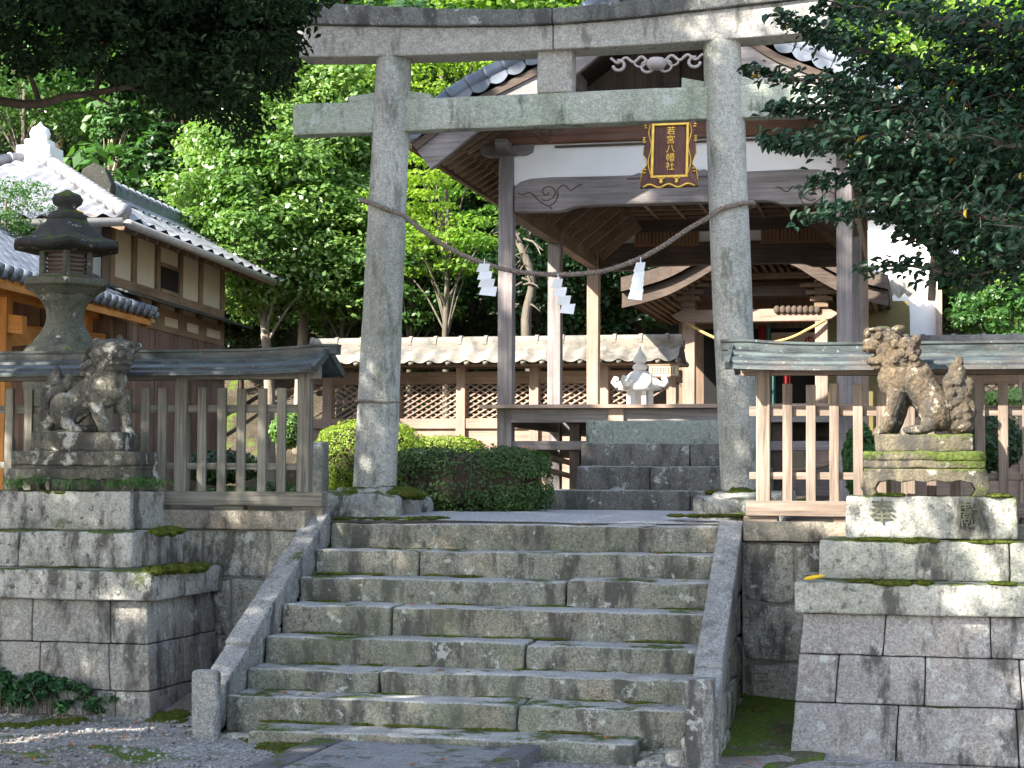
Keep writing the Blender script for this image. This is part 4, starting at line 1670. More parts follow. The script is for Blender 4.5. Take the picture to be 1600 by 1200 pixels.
# coffered ceiling
m = MB().box(hx0 + .5, hx1 - .5, HY0 - .05, HY2, 5.03, 5.05)
m.build('ceiling', 'darkx', hall)
m = MB()
n = 7
for i in range(n + 1):
    x = hx0 + .52 + (hx1 - hx0 - 1.04) * i / n
    m.box(x - .02, x + .02, HY0, HY2 - .02, 4.98, 5.025)
m.build('ceiling_bars', 'browny', hall)
m = MB()
for i in range(13):
    y = HY0 + .1 + i * .39
    m.box(hx0 + .5, hx1 - .5, y - .018, y + .018, 4.985, 5.022)
m.build('ceiling_bars', 'brownx', hall)
# roof
RF, RB = 16.5, 22.9
pts = [P(640, 222, RF), P(725, 152, RF), P(845, 92, RF), P(955, 5, RF)]
prof = [(p.x, p.z) for p in pts] + [(xc, pts[-1].z + (xc - pts[-1].x) * .75)]
prof[0] = (prof[0][0], prof[0][1] + .02)


def rz_(s_):
    """s_ 0 eave .. 1 ridge"""
    L = [0]
    for a, b in zip(prof[:-1], prof[1:]):
        L.append(L[-1] + math.hypot(b[0] - a[0], b[1] - a[1]))
    d = s_ * L[-1]
    for i in range(len(L) - 1):
        if d <= L[i + 1] + 1e-9:
            t = (d - L[i]) / (L[i + 1] - L[i])
            a, b = prof[i], prof[i + 1]
            n = Vector((-(b[1] - a[1]), 0, b[0] - a[0])).normalized()
            return Vector((a[0] + (b[0] - a[0]) * t, 0, a[1] + (b[1] - a[1]) * t)), n
    return Vector((prof[-1][0], 0, prof[-1][1])), Vector((0, 0, 1))


def sori(y, s_):
    e = max(0, 1 - (y - RF) / 3.2)
    return 0.


for sg in (1, -1):
    m = MB()

    def fn(u, v):
        p, n = rz_(1 - v)
        y = RF + (RB - RF) * u
        p = Vector((p.x, y, p.z + sori(y, 1 - v)))
        if sg < 0:
            p.x = 2 * xc - p.x
            n = Vector((-n.x, 0, n.z))
        return p, n
    tiles(m, fn, 13, 26)
    m.build('roof_tiles', 'tile', hall, True)
    # under deck
    m = MB()

    def f2(u, v, d=.05):
        p, n = fn(u, v)
        return p - n * d
    m.grid(lambda u, v: f2(u, v), 12, 16)
    m.build('roof_deck', 'darkx', hall)
    # rafters: two tiers, ends showing at the eave
    m = MB()
    for i in range(30):
        y = RF + .12 + i * .235
        if y > RB - .05:
            break
        p0, n_ = fn((y - RF) / (RB - RF), 1)
        p1, n1 = fn((y - RF) / (RB - RF), .60)
        a = p0 - n_ * .105 + Vector((sg * .04, 0, 0))
        b = p1 - n1 * .125
        m.beam(a, b, .05, .065)
        c_ = a.lerp(b, .28) - Vector((0, 0, .055))
        m.beam(c_, b - Vector((0, 0, .06)), .05, .06)
    m.build('rafters', 'brownx', hall)
    m = MB()
    for i in range(24):
        y0, y1 = RF + i * (RB - RF) / 24, RF + (i + 1) * (RB - RF) / 24
        a, na = fn((y0 - RF) / (RB - RF), 1)
        b, nb = fn((y1 - RF) / (RB - RF), 1)
        m.beam(a - Vector((0, 0, .055)), b - Vector((0, 0, .055)), .05, .06)
    m.build('eave_board', 'browny', hall)
    m = MB()
    for i in range(26):
        y = RF + (i + .5) * (RB - RF) / 26
        a, na = fn((y - RF) / (RB - RF), 1)
        m.tube([a + na * .02 + Vector((-sg * .02, 0, 0)), a + na * .015 + Vector((sg * .1, 0, .02))], .045, 10)
    m.build('eave_tile_ends', 'tile', hall, True)
    # verge: cover pipes and pendant tiles
    m = MB()
    K = 15
    for row, yy in enumerate((RF + .02, RF + .26)):
        for i in range(K):
            a, na = fn(0, i / K)
            b, nb = fn(0, (i + 1) / K)
            a = a + na * .10 + Vector((0, yy - RF - .05, 0))
            b = b + nb * .105 + Vector((0, yy - RF - .05, 0))
            d = (b - a)
            m.tube([a, a + d * .90, a + d * .9001, b + d * .03], [.062, .062, .07, .07], 12)
    m.build('verge_pipe_tiles', 'tile', hall, True)
    m = MB()
    for i in range(K):
        a, na = fn(0, i / K)
        b, nb = fn(0, (i + 1) / K)
        mid = (a + b) / 2
        t_ = (b - a).normalized()
        pl = []
        for j in range(9):
            w_ = -1 + 2 * j / 8
            pl.append(mid + t_ * w_ * (b - a).length * .52 - na * (.0 + .05 * (1 - w_ * w_)))
        up_ = [p + na * (.075) for p in (pl[0], pl[-1])]
        ring = pl + [pl[-1] + na * .05, pl[0] + na * .05]
        y0, y1 = RF - .06, RF - .03
        n_ = len(ring)
        vs = [(p.x, y, p.z) for y in (y0, y1) for p in ring]
        m.add(vs, [tuple(range(n_)), tuple(range(2 * n_ - 1, n_ - 1, -1))] + [(q_, (q_ + 1) % n_, n_ + (q_ + 1) % n_, n_ + q_) for q_ in range(n_)])
    m.build('verge_pendant_tiles', 'tile', hall)
    # barge board
    m = MB()
    K2 = 22
    secs = []
    for i in range(K2 + 1):
        p, n_ = fn(0, i / K2)
        wd = .24 + .05 * (i / K2)
        ex = Vector((-sg * .0, 0, 0))
        a = p - n_ * .07
        b = p - n_ * (.07 + wd)
        secs.append([(a.x, RF + .0, a.z), (a.x, RF + .07, a.z), (b.x, RF + .07, b.z), (b.x, RF + .0, b.z)])
    loft(m, secs)
    m.build('barge_board', 'greyx', hall)
    m = MB()
    secs = []
    for i in range(K2 + 1):
        p, n_ = fn(0, i / K2)
        a = p - n_ * .06
        b = p - n_ * .13
        secs.append([(a.x, RF - .03, a.z), (a.x, RF - .001, a.z), (b.x, RF - .001, b.z), (b.x, RF - .03, b.z)])
    loft(m, secs)
    m.build('barge_moulding', 'darkx', hall)
# ridge
zr = prof[-1][1]
m = MB().rblock(xc - .14, xc + .14, RF - .05, RB, zr - .05, zr + .35, .03, .3, .004)
m.build('ridge', 'tile', hall)
# gable field
m = MB()
zg = zU1
poly = [(hx0 - .1, zg)] + [(p[0] + .1, p[1] - .2) for p in prof[1:]] + [(2 * xc - p[0] - .1, p[1] - .2) for p in prof[1:-1][::-1]] + [(hx1 + .1, zg)]
m.prism(poly, HY0 - .02, HY0 + .02)
m.build('gable_boarding', 'darkz', hall)
m = MB()
z1 = hz(1000, 148)
m.rblock(hx0 + .5, hx1 - .5, HY0 - .1, HY0 - .02, zg + .02, zg + .2, .02, .3, .003)
m.rblock(xc - .09, xc + .09, HY0 - .1, HY0 - .02, zg + .2, zr - .3, .02, .3, .003)
m.build('gable_frame', 'darkx', hall)
for sx_ in (-1, 1):
    m = MB()
    p = P(905 if sx_ < 0 else 1180, 135, 16.9)
    m.box(xc + sx_ * .95 - .09, xc + sx_ * .95 + .09, 16.55, HY0, z1 - .03, z1 + .16)
    m.build('purlin_end', 'greyy', hall, bevel=.008)
# carved pendant under the gable peak
m = MB()
gc = P(1026, 100, 16.44)
kx = .00595


def gp(px, py):
    p = P(px, py, 16.44)
    return (p.x, 16.44, p.z)


m.lathe((gc.x, 16.43, gc.z), [(0.01, -.06), (.07, -.05), (.1, 0), (.07, .05), (.01, .06)], 12)
for sx_ in (-1, 1):
    def g2(dx, dy):
        return (gc.x + sx_ * dx * kx, 16.43, gc.z - dy * kx)
    m.tube([g2(5 + i * 2.2, -8 + 4 * math.sin(i * .55)) for i in range(32)], .014, 6)
    m.tube([g2(26 + 9 * math.cos(a), -4 + 8 * math.sin(a)) for a in [i * .5 for i in range(11)]], .011, 6)
    m.tube([g2(60 + 9 * math.cos(a), 0 + 8 * math.sin(a)) for a in [i * .5 for i in range(11)]], .016, 6)
    m.tube([g2(14 + 10 * math.cos(a), 4 + 9 * math.sin(a)) for a in [i * .5 for i in range(13)]], .013, 6)
m.build('gable_pendant', plain('bleached_wood', (.42, .38, .36), (.34, .3, .28)), hall, True)

# stone steps up to the hall
hs = thing('hall_steps', 'dark stained stone steps with a pale green top slab in front of the hall', 'steps', (-2.5, 16.4, 1.43))
for i, (px, yt, yb, Y, mt, xr) in enumerate(((840, 765, 800, 16.0, 'dstep', -1.2), (899, 728, 764, 16.3, 'dstep', -1.42), (907, 692, 728, 16.6, 'dstep', -1.5), (915, 657, 693, 16.9, 'gslab', -1.55))):
    m = MB()
    a, b = P(px, yb, Y), P(px, yt, Y)
    xs_ = [a.x, a.x + (xr - a.x) * (.4 if i % 2 else .62), xr]
    if i == 3:
        xs_ = [a.x, xr]
    for u, v in zip(xs_[:-1], xs_[1:]):
        m.rblock(u + .003, v - .003, Y, 17.33, a.z - .02, b.z, .02, .06, .006, 4, .02)
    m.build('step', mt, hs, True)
for (a, b) in (((-4.0, 17.2, 1.9), (-2.9, 18.6, 1.55)), ((-3.9, 17.4, 2.02), (-2.8, 18.4, 1.62)), ((-4.0, 17.6, 1.98), (-2.6, 18.0, 1.7)), ((-1.5, 17.4, 1.75), (-.3, 17.7, 2.0))):
    m = MB().tube([a, b], .028, 7)
    tag(m.build('stored_pole', 'brownx', smooth=True), 'brown bamboo pole stored under the hall floor', 'pole', 'poles stored under the hall floor')

# ------------------------------------------------------------------ tiled lattice wall
def tiled_wall(label, px0, px1, Y, ridge_y, base_z, mt, posts, group):
    a, b = P(px0, 560, Y), P(px1, 560, Y)
    zr_ = P((px0 + px1) / 2, ridge_y, Y).z
    zmid = lambda y: P((px0 + px1) / 2, y, Y).z
    th = thing('tiled_wall', label, 'wall', ((a.x + b.x) / 2, Y, base_z), group)
    L = b.x - a.x
    ncol = int(L / .26)
    for sg in (-1, 1):
        m = MB()
        z0, z1 = zmid(ridge_y + 16), zmid(ridge_y + 43)

        def fn(u, v):
            p = Vector((a.x + L * u, Y + sg * (.05 + .40 * v), z0 + (z1 - z0) * v))
            return p, Vector((0, sg * .5, .86))
        tiles(m, fn, 2, ncol, .045, .03)
        m.build('roof_tiles', mt, th, True)
        m = MB()
        for i in range(ncol + 1):
            x = a.x + L * i / ncol
            m.tube([(x, Y + sg * .40, z1 + .04), (x, Y + sg * .465, z1 + .03)], .036, 10)
        m.build('eave_tile_ends', mt, th, True)
    m = MB()
    m.rblock(a.x - .03, b.x + .03, Y - .09, Y + .09, zmid(ridge_y + 18), zmid(ridge_y + 4), .01, .3, .004)
    i = a.x
    while i < b.x - .1:
        m.tube([(i, Y, zmid(ridge_y + 5)), (min(b.x, i + .34), Y, zmid(ridge_y + 5))], .085, 12)
        m.tube([(i - .02, Y, zmid(ridge_y + 5)), (i + .03, Y, zmid(ridge_y + 5))], .1, 12)
        i += .36
    m.build('ridge_tiles', mt, th)
    ztop = zmid(ridge_y + 44)
    zl1, zl0 = zmid(600), zmid(654)
    m = MB().box(a.x, b.x, Y - .34, Y + .34, ztop - .0, ztop + .03)
    m.build('eave_board', 'browny', th)
    m = MB().rblock(a.x, b.x, Y - .07, Y + .07, zl1, zl1 + .17, .006, .5, .003)
    m.build('top_rail', 'brownx', th)
    m = MB().rblock(a.x, b.x, Y - .07, Y + .07, zl0 - .14, zl0, .006, .5, .003)
    m.build('middle_rail', 'pinkx', th)
    m = MB().box(a.x, b.x, Y - .03, Y + .03, base_z, zl0 - .13)
    m.build('lower_boards', 'pinkx', th)
    m = MB().rblock(a.x, b.x, Y - .06, Y + .06, zl0 - .48, zl0 - .36, .006, .5, .003)
    m.build('lower_rail', 'pinkx', th)
    for px in posts:
        x = P(px, 600, Y).x if px > 50 else px
        m = MB().rblock(x - .065, x + .065, Y - .085, Y + .085, base_z, ztop, .006, .4, .003)
        m.build('post', 'pinkz', th)
    m = MB()
    H_ = zl1 - zl0
    n = int(L / .135)
    for i in range(-9, n):
        x = a.x + i * .135
        for s_ in (-1, 1):
            xa, xb = (x, x + H_ * 1.75) if s_ > 0 else (x + H_ * 1.75, x)
            if max(xa, xb) < b.x and min(xa, xb) > a.x - .01:
                m.beam((xa, Y - .01 * s_, zl0), (xb, Y - .01 * s_, zl1), .012, .02)
    m.build('diamond_lattice', 'pinkz', th)
    return th


tiled_wall('long timber wall with diamond lattice and pale old roof tiles behind the bushes', 489, 1066, 24.0, 530, 1.45, 'tileo', [514, 620, 722, 836, 945, 1050], 'tiled timber walls of the inner court')
tiled_wall('tiled timber wall showing above the right fence roof beside the trees', 1395, 1900, 22.5, 527, 1.45, 'tileo', [1400, 1500, 1600, 1700, 1800], 'tiled timber walls of the inner court')
m = MB()
p0, p1 = P(1016, 588, 23.6), P(1062, 572, 23.6)
nb = thing('notice_board', 'small beige notice board with faded writing on the tiled wall behind the white lantern', 'sign', (p0.x + .2, 23.55, p0.z))
m.box(p0.x, p1.x, 23.48, 23.50, p0.z, p1.z)
m.build('panel', 'sign', nb)
m = MB()
for i in range(9):
    x = p0.x + .04 + i * .036
    for j in range(3):
        m.box(x, x + .012, 23.475, 23.479, p0.z + .025 + j * .032, p0.z + .045 + j * .032)
m.build('faded_writing', 'ink', nb)
m = MB()
m.box(p0.x - .02, p1.x + .02, 23.47, 23.52, p1.z, p1.z + .02)
m.box(p0.x - .02, p1.x + .02, 23.47, 23.52, p0.z - .02, p0.z)
m.build('frame', 'brownx', nb)

# ------------------------------------------------------------------ main shrine behind the hall
YM = 26.0
ms = thing('main_shrine', 'old timber main shrine with curved gable porch seen through the hall', 'shrine', (P(1180, 600, YM).x, 27, 1.5))
sp_ = lambda px, py, Y=YM: P(px, py, Y)
for px in (1077, 1284):
    c = sp_(px, 560)
    m = MB().rblock(c.x - .09, c.x + .09, YM - .09, YM + .09, 1.5, sp_(px, 432).z, .01, .3, .003)
    m.build('porch_column', 'pinkz', ms)
a, b = sp_(1060, 505), sp_(1300, 482)
m = MB()
zz = [(a.x, a.z + .03), (a.x + .12, a.z), (b.x - .12, a.z), (b.x, a.z + .03), (b.x + .1, a.z + .1), (b.x - .05, b.z), (a.x + .05, b.z), (a.x - .1, a.z + .1)]
m.prism(zz, YM - .1, YM + .1)
m.build('porch_beam', 'pinkx', ms, bevel=.01)
m = MB()
for px in list(range(1215, 1280, 9)):
    c = sp_(px, 485)
    m.sphere((c.x, YM - .12, c.z), (.05, .03, .06), 8, 6)
m.build('beam_carving', 'darkx', ms, True)
for ya, yb, mt in ((466, 445, 'darkx'), (440, 425, 'brownx')):
    a, b = sp_(1050, ya), sp_(1320, yb)
    m = MB().rblock(a.x, b.x, YM - .08, YM + .3, a.z, b.z, .01, .4, .003)
    m.build('upper_beam', mt, ms)
for px in (1077, 1284):
    m = MB()
    for i, (wd, y) in enumerate(((.1, 478), (.16, 468), (.22, 458), (.3, 447))):
        c = sp_(px, y)
        m.box(c.x - wd, c.x + wd, YM - .14, YM + .14, c.z - .03, c.z + .035)
    m.build('bracket_set', 'brownx', ms, bevel=.008)
# curved gable boards
cv = [(972, 440), (1005, 432), (1045, 419), (1085, 398), (1125, 375), (1180, 362)]
cv = cv + [(2360 - x, y - 4) for x, y in cv[:-1][::-1]]
cp = spline([sp_(x, y, 25.3) for x, y in cv], 4)
for nm, off, h, y0, y1, mt in (('roof_edge', .05, .20, 25.2, 29.5, 'darky'), ('barge_board', -.17, .2, 25.3, 25.38, 'darkx'), ('lower_moulding', -.33, .05, 25.28, 25.34, 'darkx'), ('soffit', -.22, .04, 25.4, 29.4, 'darky')):
    m = MB()
    loft(m, [[(p.x, y0, p.z + off), (p.x, y1, p.z + off), (p.x, y1, p.z + off - h), (p.x, y0, p.z + off - h)] for p in cp])
    m.build(nm, mt, ms)
m = MB()
for i in range(3, len(cp) - 3, 1):
    p = cp[i]
    m.box(p.x - .03, p.x + .03, 25.45, 29, p.z - .36, p.z - .28)
m.build('rafters', 'brownx', ms)
a, b = sp_(1062, 640, 27.5), sp_(1315, 400, 27.5)
m = MB().box(a.x, b.x, 27.4, 29.5, 1.5, b.z + .6)
m.build('walls', 'brownz', ms)
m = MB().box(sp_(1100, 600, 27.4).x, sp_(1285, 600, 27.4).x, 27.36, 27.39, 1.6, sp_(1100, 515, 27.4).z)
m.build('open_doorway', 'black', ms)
a, b = sp_(1205, 546, 27.0), sp_(1276, 519, 27.0)
m = MB().box(a.x, b.x, 27.0, 27.01, a.z, b.z)
cu = m.build('crest_curtain', 'beigec', ms)
for px in (1226, 1265):
    c = sp_(px, 533, 26.98)
    m = MB()
    m.tube([(c.x, 26.995, c.z), (c.x, 26.985, c.z)], .07, 16)
    m.build('crest_disc', 'crest', cu)
    m = MB()
    for k_ in range(3):
        a_ = k_ * 2.094
        m.tube([(c.x + (.052 - .006 * i) * math.cos(a_ + i * .3), 26.982, c.z + (.052 - .006 * i) * math.sin(a_ + i * .3)) for i in range(6)], [.004 + .002 * i for i in range(6)], 5)
    m.build('crest_swirl', 'beigec', cu)
for xa, xb, ya, yb, mt in ((1185, 1196, 645, 508, 'red'), (1197, 1204, 645, 508, 'teal'), (1224, 1234, 645, 575, 'red'), (1205, 1212, 645, 560, 'teal')):
    a, b = sp_(xa, ya, 26.6), sp_(xb, yb, 26.6)
    m = MB()
    m.grid(lambda u, v: Vector((a.x + (b.x - a.x) * u, 26.6 + .03 * math.sin(u * 9), a.z + (b.z - a.z) * v)), 8, 2)
    m.grid(lambda u, v: Vector((a.x + (b.x - a.x) * u, 26.612 + .03 * math.sin(u * 9), a.z + (b.z - a.z) * v)), 8, 2)
    m.build('cloth_streamer', mt, ms)
m = MB().box(sp_(1050, 640).x, sp_(1330, 640).x, 25.2, 27.4, 1.5, 1.9)
m.build('porch_floor', 'greyx', ms)
m = MB()
rope(m, spline([sp_(1072, 505, 25.85), sp_(1110, 525, 25.8), sp_(1145, 538, 25.8), sp_(1195, 537, 25.8), sp_(1235, 528, 25.8), sp_(1262, 515, 25.8), sp_(1290, 500, 25.85)], 5), .02, .013, .12)
tag(m.build('straw_rope', 'straw', smooth=True), 'golden straw rope hanging across the porch of the main shrine', 'rope')
m = MB()
c = sp_(1148, 545, 25.78)
for i in range(5):
    m.sphere((c.x, c.y, c.z - i * .07), (.07, .03, .045), 8, 6)
m.tube([(c.x - .03, c.y, c.z - .33), (c.x - .06, c.y, c.z - .75)], [.03, .09], 8)
tag(m.build('paper_tassel', 'paper', smooth=True), 'white paper tassel hanging from the straw rope of the main shrine', 'tassel')

# ------------------------------------------------------------------ left buildings
RB_ = rad(4.77)


def PD(px, py, d):
    r = CM @ Vector(((px - 800) / F, (600 - py) / F, -1))
    return EYE + r * d


def lray(root, px, py, xl):
    inv = W[root].inverted()
    o = inv @ EYE
    d = inv.to_3x3() @ (CM @ Vector(((px - 800) / F, (600 - py) / F, -1)))
    t = (xl - o.x) / d.x
    return o + d * t


c = PD(171, 435, 22)
bl = thing('shrine_office', 'cream walled timber building with bright tiled roof behind the left lantern', 'building', (c.x, c.y, 1.45), None, RB_)
XF = W[bl]
R = lambda px, py, x=0.: lray(bl, px, py, x)
Lb = R(345, 440).y
zt_, zm_ = R(171, 345).z, R(171, 435).z
ybay = [R(px, 430).y for px in (171, 206, 243, 279, 311, 345)]
m = MB().box(-3.5, -.02, .0, Lb, 0, zt_ + .1)
m.build('plaster_wall', 'cream', bl, xf=XF)
for i in range(5):
    m = MB().box(-.03, .012, ybay[i] + .07, ybay[i + 1] - .07, zm_ + .03, zt_)
    m.build('cream_panel', 'cream', bl, xf=XF, bevel=.004)
for y in ybay:
    m = MB().box(-.06, .045, y - .07, y + .07, 0, zt_ + .05)
    m.build('wall_post', 'brownz', bl, xf=XF)
m = MB().box(-.02, .05, 0, Lb, zm_ - .12, zm_ + .03)
m.build('belt_rail', 'browny', bl, xf=XF)
za = R(261, 455).z
zb_ = R(261, 420).z
m = MB().box(-.02, .02, ybay[2] + .07, ybay[3] - .07, za, zb_)
wn = m.build('window', 'black', bl, xf=XF)
m = MB()
m.box(.0, .05, ybay[2] + .07, ybay[3] - .07, zb_, zb_ + .05)
m.box(.0, .06, ybay[2] + .07, ybay[3] - .07, za - .05, za)
m.build('window_frame', 'browny', wn, xf=XF)
# small ledge roof
m = MB()
m.beam((.12, -.3, zm_ - .12), (.12, Lb + .5, zm_ - .12), .5, .025, (.35, 0, 1))
m.build('ledge_roof', 'copper', bl, xf=XF)
m = MB().box(-.02, .06, .1, Lb, zm_ - .5, zm_ - .2)
m.build('frieze', 'brownx', bl, xf=XF)
for i in range(5):
    m = MB().box(.055, .07, ybay[i] + .2, ybay[i + 1] - .2, zm_ - .42, zm_ - .3)
    m.build('frieze_panel', 'cream', bl, xf=XF)
m = MB()
y = .1
rr = random.Random(2)
while y < Lb:
    d = rr.uniform(.16, .24)
    m.box(.0, .035 + rr.uniform(0, .015), y + .004, y + d - .004, 0, zm_ - .5)
    y += d
m.build('plank_wall', 'plank', bl, xf=XF)
m = MB().box(.0, .09, .1, Lb, zm_ - 1.0, zm_ - .86)
m.build('lintel', 'browny', bl, xf=XF)
m = MB().box(-3.5, 0, -.06, -.01, 0, zm_ - .1)
m.build('front_plank_wall', 'plank', bl, xf=XF)
m = MB()
for x in (-.0, -.9, -1.8, -2.7):
    m.box(x - .07, x + .05, -.08, -.01, 0, zt_)
m.build('front_post', 'brownz', bl, xf=XF)
m = MB().box(-3.4, -.1, -.03, -.005, zm_, zt_)
m.build('front_panel', 'plaster', bl, xf=XF)
# roof
e0, e1 = R(193, 352, .5), R(421, 428, .5)
ez = (e0.z + e1.z) / 2
ra0, ra1 = R(155, 303, -1.15), R(327, 373, -1.15)
rz2 = (ra0.z + ra1.z) / 2
ap = R(62, 252, -2.55)
C1 = Vector((.5, e0.y, ez))
C2 = Vector((.5, e1.y, ez))
R0, R1 = Vector((-1.15, ra0.y, rz2)), Vector((-1.15, ra1.y, rz2))
A = Vector((-2.55, ap.y, ap.z))


def quadfn(p00, p10, p01, p11):
    n = (p10 - p00).cross(p01 - p00).normalized()
    if n.z < 0:
        n = -n
    return lambda u, v: ((p00.lerp(p10, u)).lerp(p01.lerp(p11, u), v), n)


T1, T2 = R0.lerp(C1, .34), R1.lerp(C2, .34)
m = MB()
tiles(m, quadfn(R0, R1, Vector((T1.x, R0.y - .1, T1.z)), Vector((T2.x, R1.y, T2.z))), 3, max(4, int((R1.y - R0.y) / .24)), .04, .03)
m.build('upper_roof_tiles', 'mgrey', bl, True, xf=XF)
m = MB()
for a, b, c_, d_ in ((Vector((T1.x + .1, R0.y - .4, T1.z - .08)), Vector((T2.x + .1, R1.y + .4, T2.z - .08)), C1, C2),):
    for dz in (0, -.07):
        o_ = Vector((0, 0, dz))
        m.add([a + o_, b + o_, d_ + o_, c_ + o_], [(0, 1, 2, 3)])
m.add([C1, C2, C2 - Vector((0, 0, .07)), C1 - Vector((0, 0, .07))], [(0, 1, 2, 3)])
m.build('skirt_roof', 'roofsheet', bl, xf=XF)
m = MB()
m.tube([(C1.x + .06, C1.y, ez - .05), (C2.x + .06, C2.y + .05, ez - .05)], .055, 10)
m.build('gutter', 'metal', bl, True, xf=XF)
m = MB()
for i in range(16):
    y = C1.y + .1 + i * (C2.y - C1.y) / 16
    m.beam((.48, y, ez - .1), (-.3, y, ez + .18), .05, .06)
m.build('rafters', 'browny', bl, xf=XF)
m = MB()
n = 17
for i in range(n):
    y = R0.y + (R1.y - R0.y) * i / n
    m.tube([(-1.15, y + .02, rz2 + .16), (-1.15, y + (R1.y - R0.y) / n, rz2 + .16)], .075, 10)
    m.tube([(-1.15, y, rz2 + .16), (-1.15, y + .05, rz2 + .16)], .1, 10)
m.rblock(-1.23, -1.07, R0.y, R1.y, rz2 - .06, rz2 + .14, .01, .3, .004)
m.build('ridge_tiles', 'tile', bl, xf=XF)
m = MB()
rp = Vector((-1.15, R0.y - .12, rz2 + .08))
m.prism([(rp.x - .24, rp.z - .2), (rp.x - .26, rp.z), (rp.x - .16, rp.z + .22), (rp.x, rp.z + .3), (rp.x + .16, rp.z + .22), (rp.x + .26, rp.z), (rp.x + .24, rp.z - .2)], rp.y - .1, rp.y + .1)
m.build('ridge_end_tile', 'lantcap', bl, xf=XF, bevel=.02)
# front pyramid planes
C0 = Vector((-6.5, C1.y, ez))
CB = Vector((.5, A.y + 3.2, ez))
A1 = A + Vector((-.12, 0, 0))
m = MB()


def clipfn(ax_, lo, hi, top, e):
    # parallel tile columns cut off at the hips; ax_ runs along the eave
    n = (hi - lo).cross(top - lo).normalized()
    if n.z < 0:
        n = -n

    def fn(u, v):
        c_ = lo[ax_] + (hi[ax_] - lo[ax_]) * u
        c_ = min(max(c_, top[ax_] + (lo[ax_] - top[ax_]) * v), top[ax_] + (hi[ax_] - top[ax_]) * v)
        o_ = 1 - ax_
        p = Vector((0, 0, top.z + (lo.z - top.z) * v))
        p[ax_] = c_
        p[o_] = top[o_] + (lo[o_] - top[o_]) * v
        return p, n
    return fn


tiles(m, clipfn(0, C0, C1, A, 0), 13, 28, .05, .03)
m.build('front_roof_tiles', 'tilew', bl, True, xf=XF)
m = MB()
tiles(m, clipfn(1, C1, Vector((.5, A.y + (A.y - C1.y), ez)), A, 0), 12, 20, .05, .03)
m.build('side_roof_tiles', 'tilew', bl, True, xf=XF)
m = MB()
m.tube([(C0.x, C0.y - .08, ez - .04), (C1.x + .02, C1.y - .08, ez - .04)], .055, 10)
m.build('front_gutter', 'metal', bl, True, xf=XF)
for a, b in ((A, C1), (A, C0)):
    m = MB()
    L = (b - a).length
    n = int(L / .24)
    for i in range(n):
        p, q_ = a.lerp(b, i / n) + Vector((0, 0, .1)), a.lerp(b, (i + 1) / n) + Vector((0, 0, .1))
        m.tube([p, p.lerp(q_, .88), p.lerp(q_, .881), q_], [.08, .08, .098, .098], 10)
    m.build('hip_tiles', 'tilew', bl, True, xf=XF)
m = MB()
m.box(A.x - .26, A.x + .26, A.y - .26, A.y + .26, A.z - .25, A.z + .2)
m.box(A.x - .17, A.x + .17, A.y - .17, A.y + .17, A.z + .2, A.z + .31)
m.build('finial_block', 'white', bl, xf=XF, bevel=.02)
m = MB()
m.lathe((A.x, A.y, A.z + .31), [(.11, 0), (.14, .04), (.15, .1), (.12, .17), (.05, .21), (.02, .25), (0.005, .27)], 18)
m.build('finial_ball', 'white', bl, True, xf=XF)
# pavilion with orange timbers
c = PD(150, 466, 20.5)
pv = thing('water_pavilion', 'small open pavilion with new orange timbers and blue-grey tiled roof behind the left lantern', 'pavilion', (c.x, c.y, 1.43), None, RB_)
XF = W[pv]
R = lambda px, py, x=0.: lray(pv, px, py, x)
q0, q1 = R(-140, 388), R(236, 489)
ez = (R(0, 426).z + R(236, 489).z) / 2
ya, yb = q0.y, q1.y
rx_ = -1.7
SLP = (R(20, 352, rx_).z - ez) / -rx_
m = MB()
E0, E1 = Vector((0, ya, ez)), Vector((0, yb, ez))
K0, K1 = Vector((rx_, ya, ez - rx_ * SLP)), Vector((rx_, yb - .0, ez - rx_ * SLP))
tiles(m, quadfn(K0, K1, E0, E1), 9, int((yb - ya) / .22), .05, .03)
m.build('roof_tiles', 'tile', pv, True, xf=XF)
m = MB()
tiles(m, quadfn(K0, K1, Vector((2 * rx_, ya, ez)), Vector((2 * rx_, yb, ez))), 9, int((yb - ya) / .22), .05, .03)
m.build('roof_tiles', 'tile', pv, True, xf=XF)
m = MB()
n = int((yb - ya) / .22)
for i in range(n + 1):
    y = ya + (yb - ya) * i / n
    m.tube([(-.05, y, ez + .06), (.06, y, ez + .02)], .06, 10)
    m.tube([(-.03, y + .11, ez), (.05, y + .11, ez - .03)], .05, 8)
m.build('eave_tile_ends', 'tile', pv, True, xf=XF)
m = MB()
m.add([K0 - Vector((0, 0, .03)), K1 - Vector((0, 0, .03)), E1 - Vector((0, 0, .03)), E0 - Vector((0, 0, .03))], [(0, 1, 2, 3)])
m.add([K0 - Vector((0, 0, .03)), K1 - Vector((0, 0, .03)), Vector((2 * rx_, yb, ez - .03)), Vector((2 * rx_, ya, ez - .03))], [(0, 1, 2, 3)])
m.build('roof_boards', 'orangex', pv, xf=XF)
m = MB()
i = 0
while ya + .05 + i * .2 < yb:
    y = ya + .05 + i * .2
    m.beam((-.02, y, ez - .07), (rx_, y, ez - .07 - rx_ * SLP), .05, .06)
    i += 1
m.build('rafters', 'orangex', pv, xf=XF)
m = MB()
m.beam((-.01, ya, ez - .12), (-.01, yb, ez - .12), .03, .07)
m.build('fascia', 'orangey', pv, xf=XF)
for yv in (yb - .04, ya + .04):
    m = MB()
    for s_ in (0, 2 * rx_):
        m.beam((s_ if s_ == 0 else s_, yv, ez - .12), (rx_, yv, ez - .12 - rx_ * SLP), .05, .18)
    m.build('barge_board', 'orangex', pv, xf=XF)
yc0, yc1 = R(4, 500, -.55).y, yb - .8
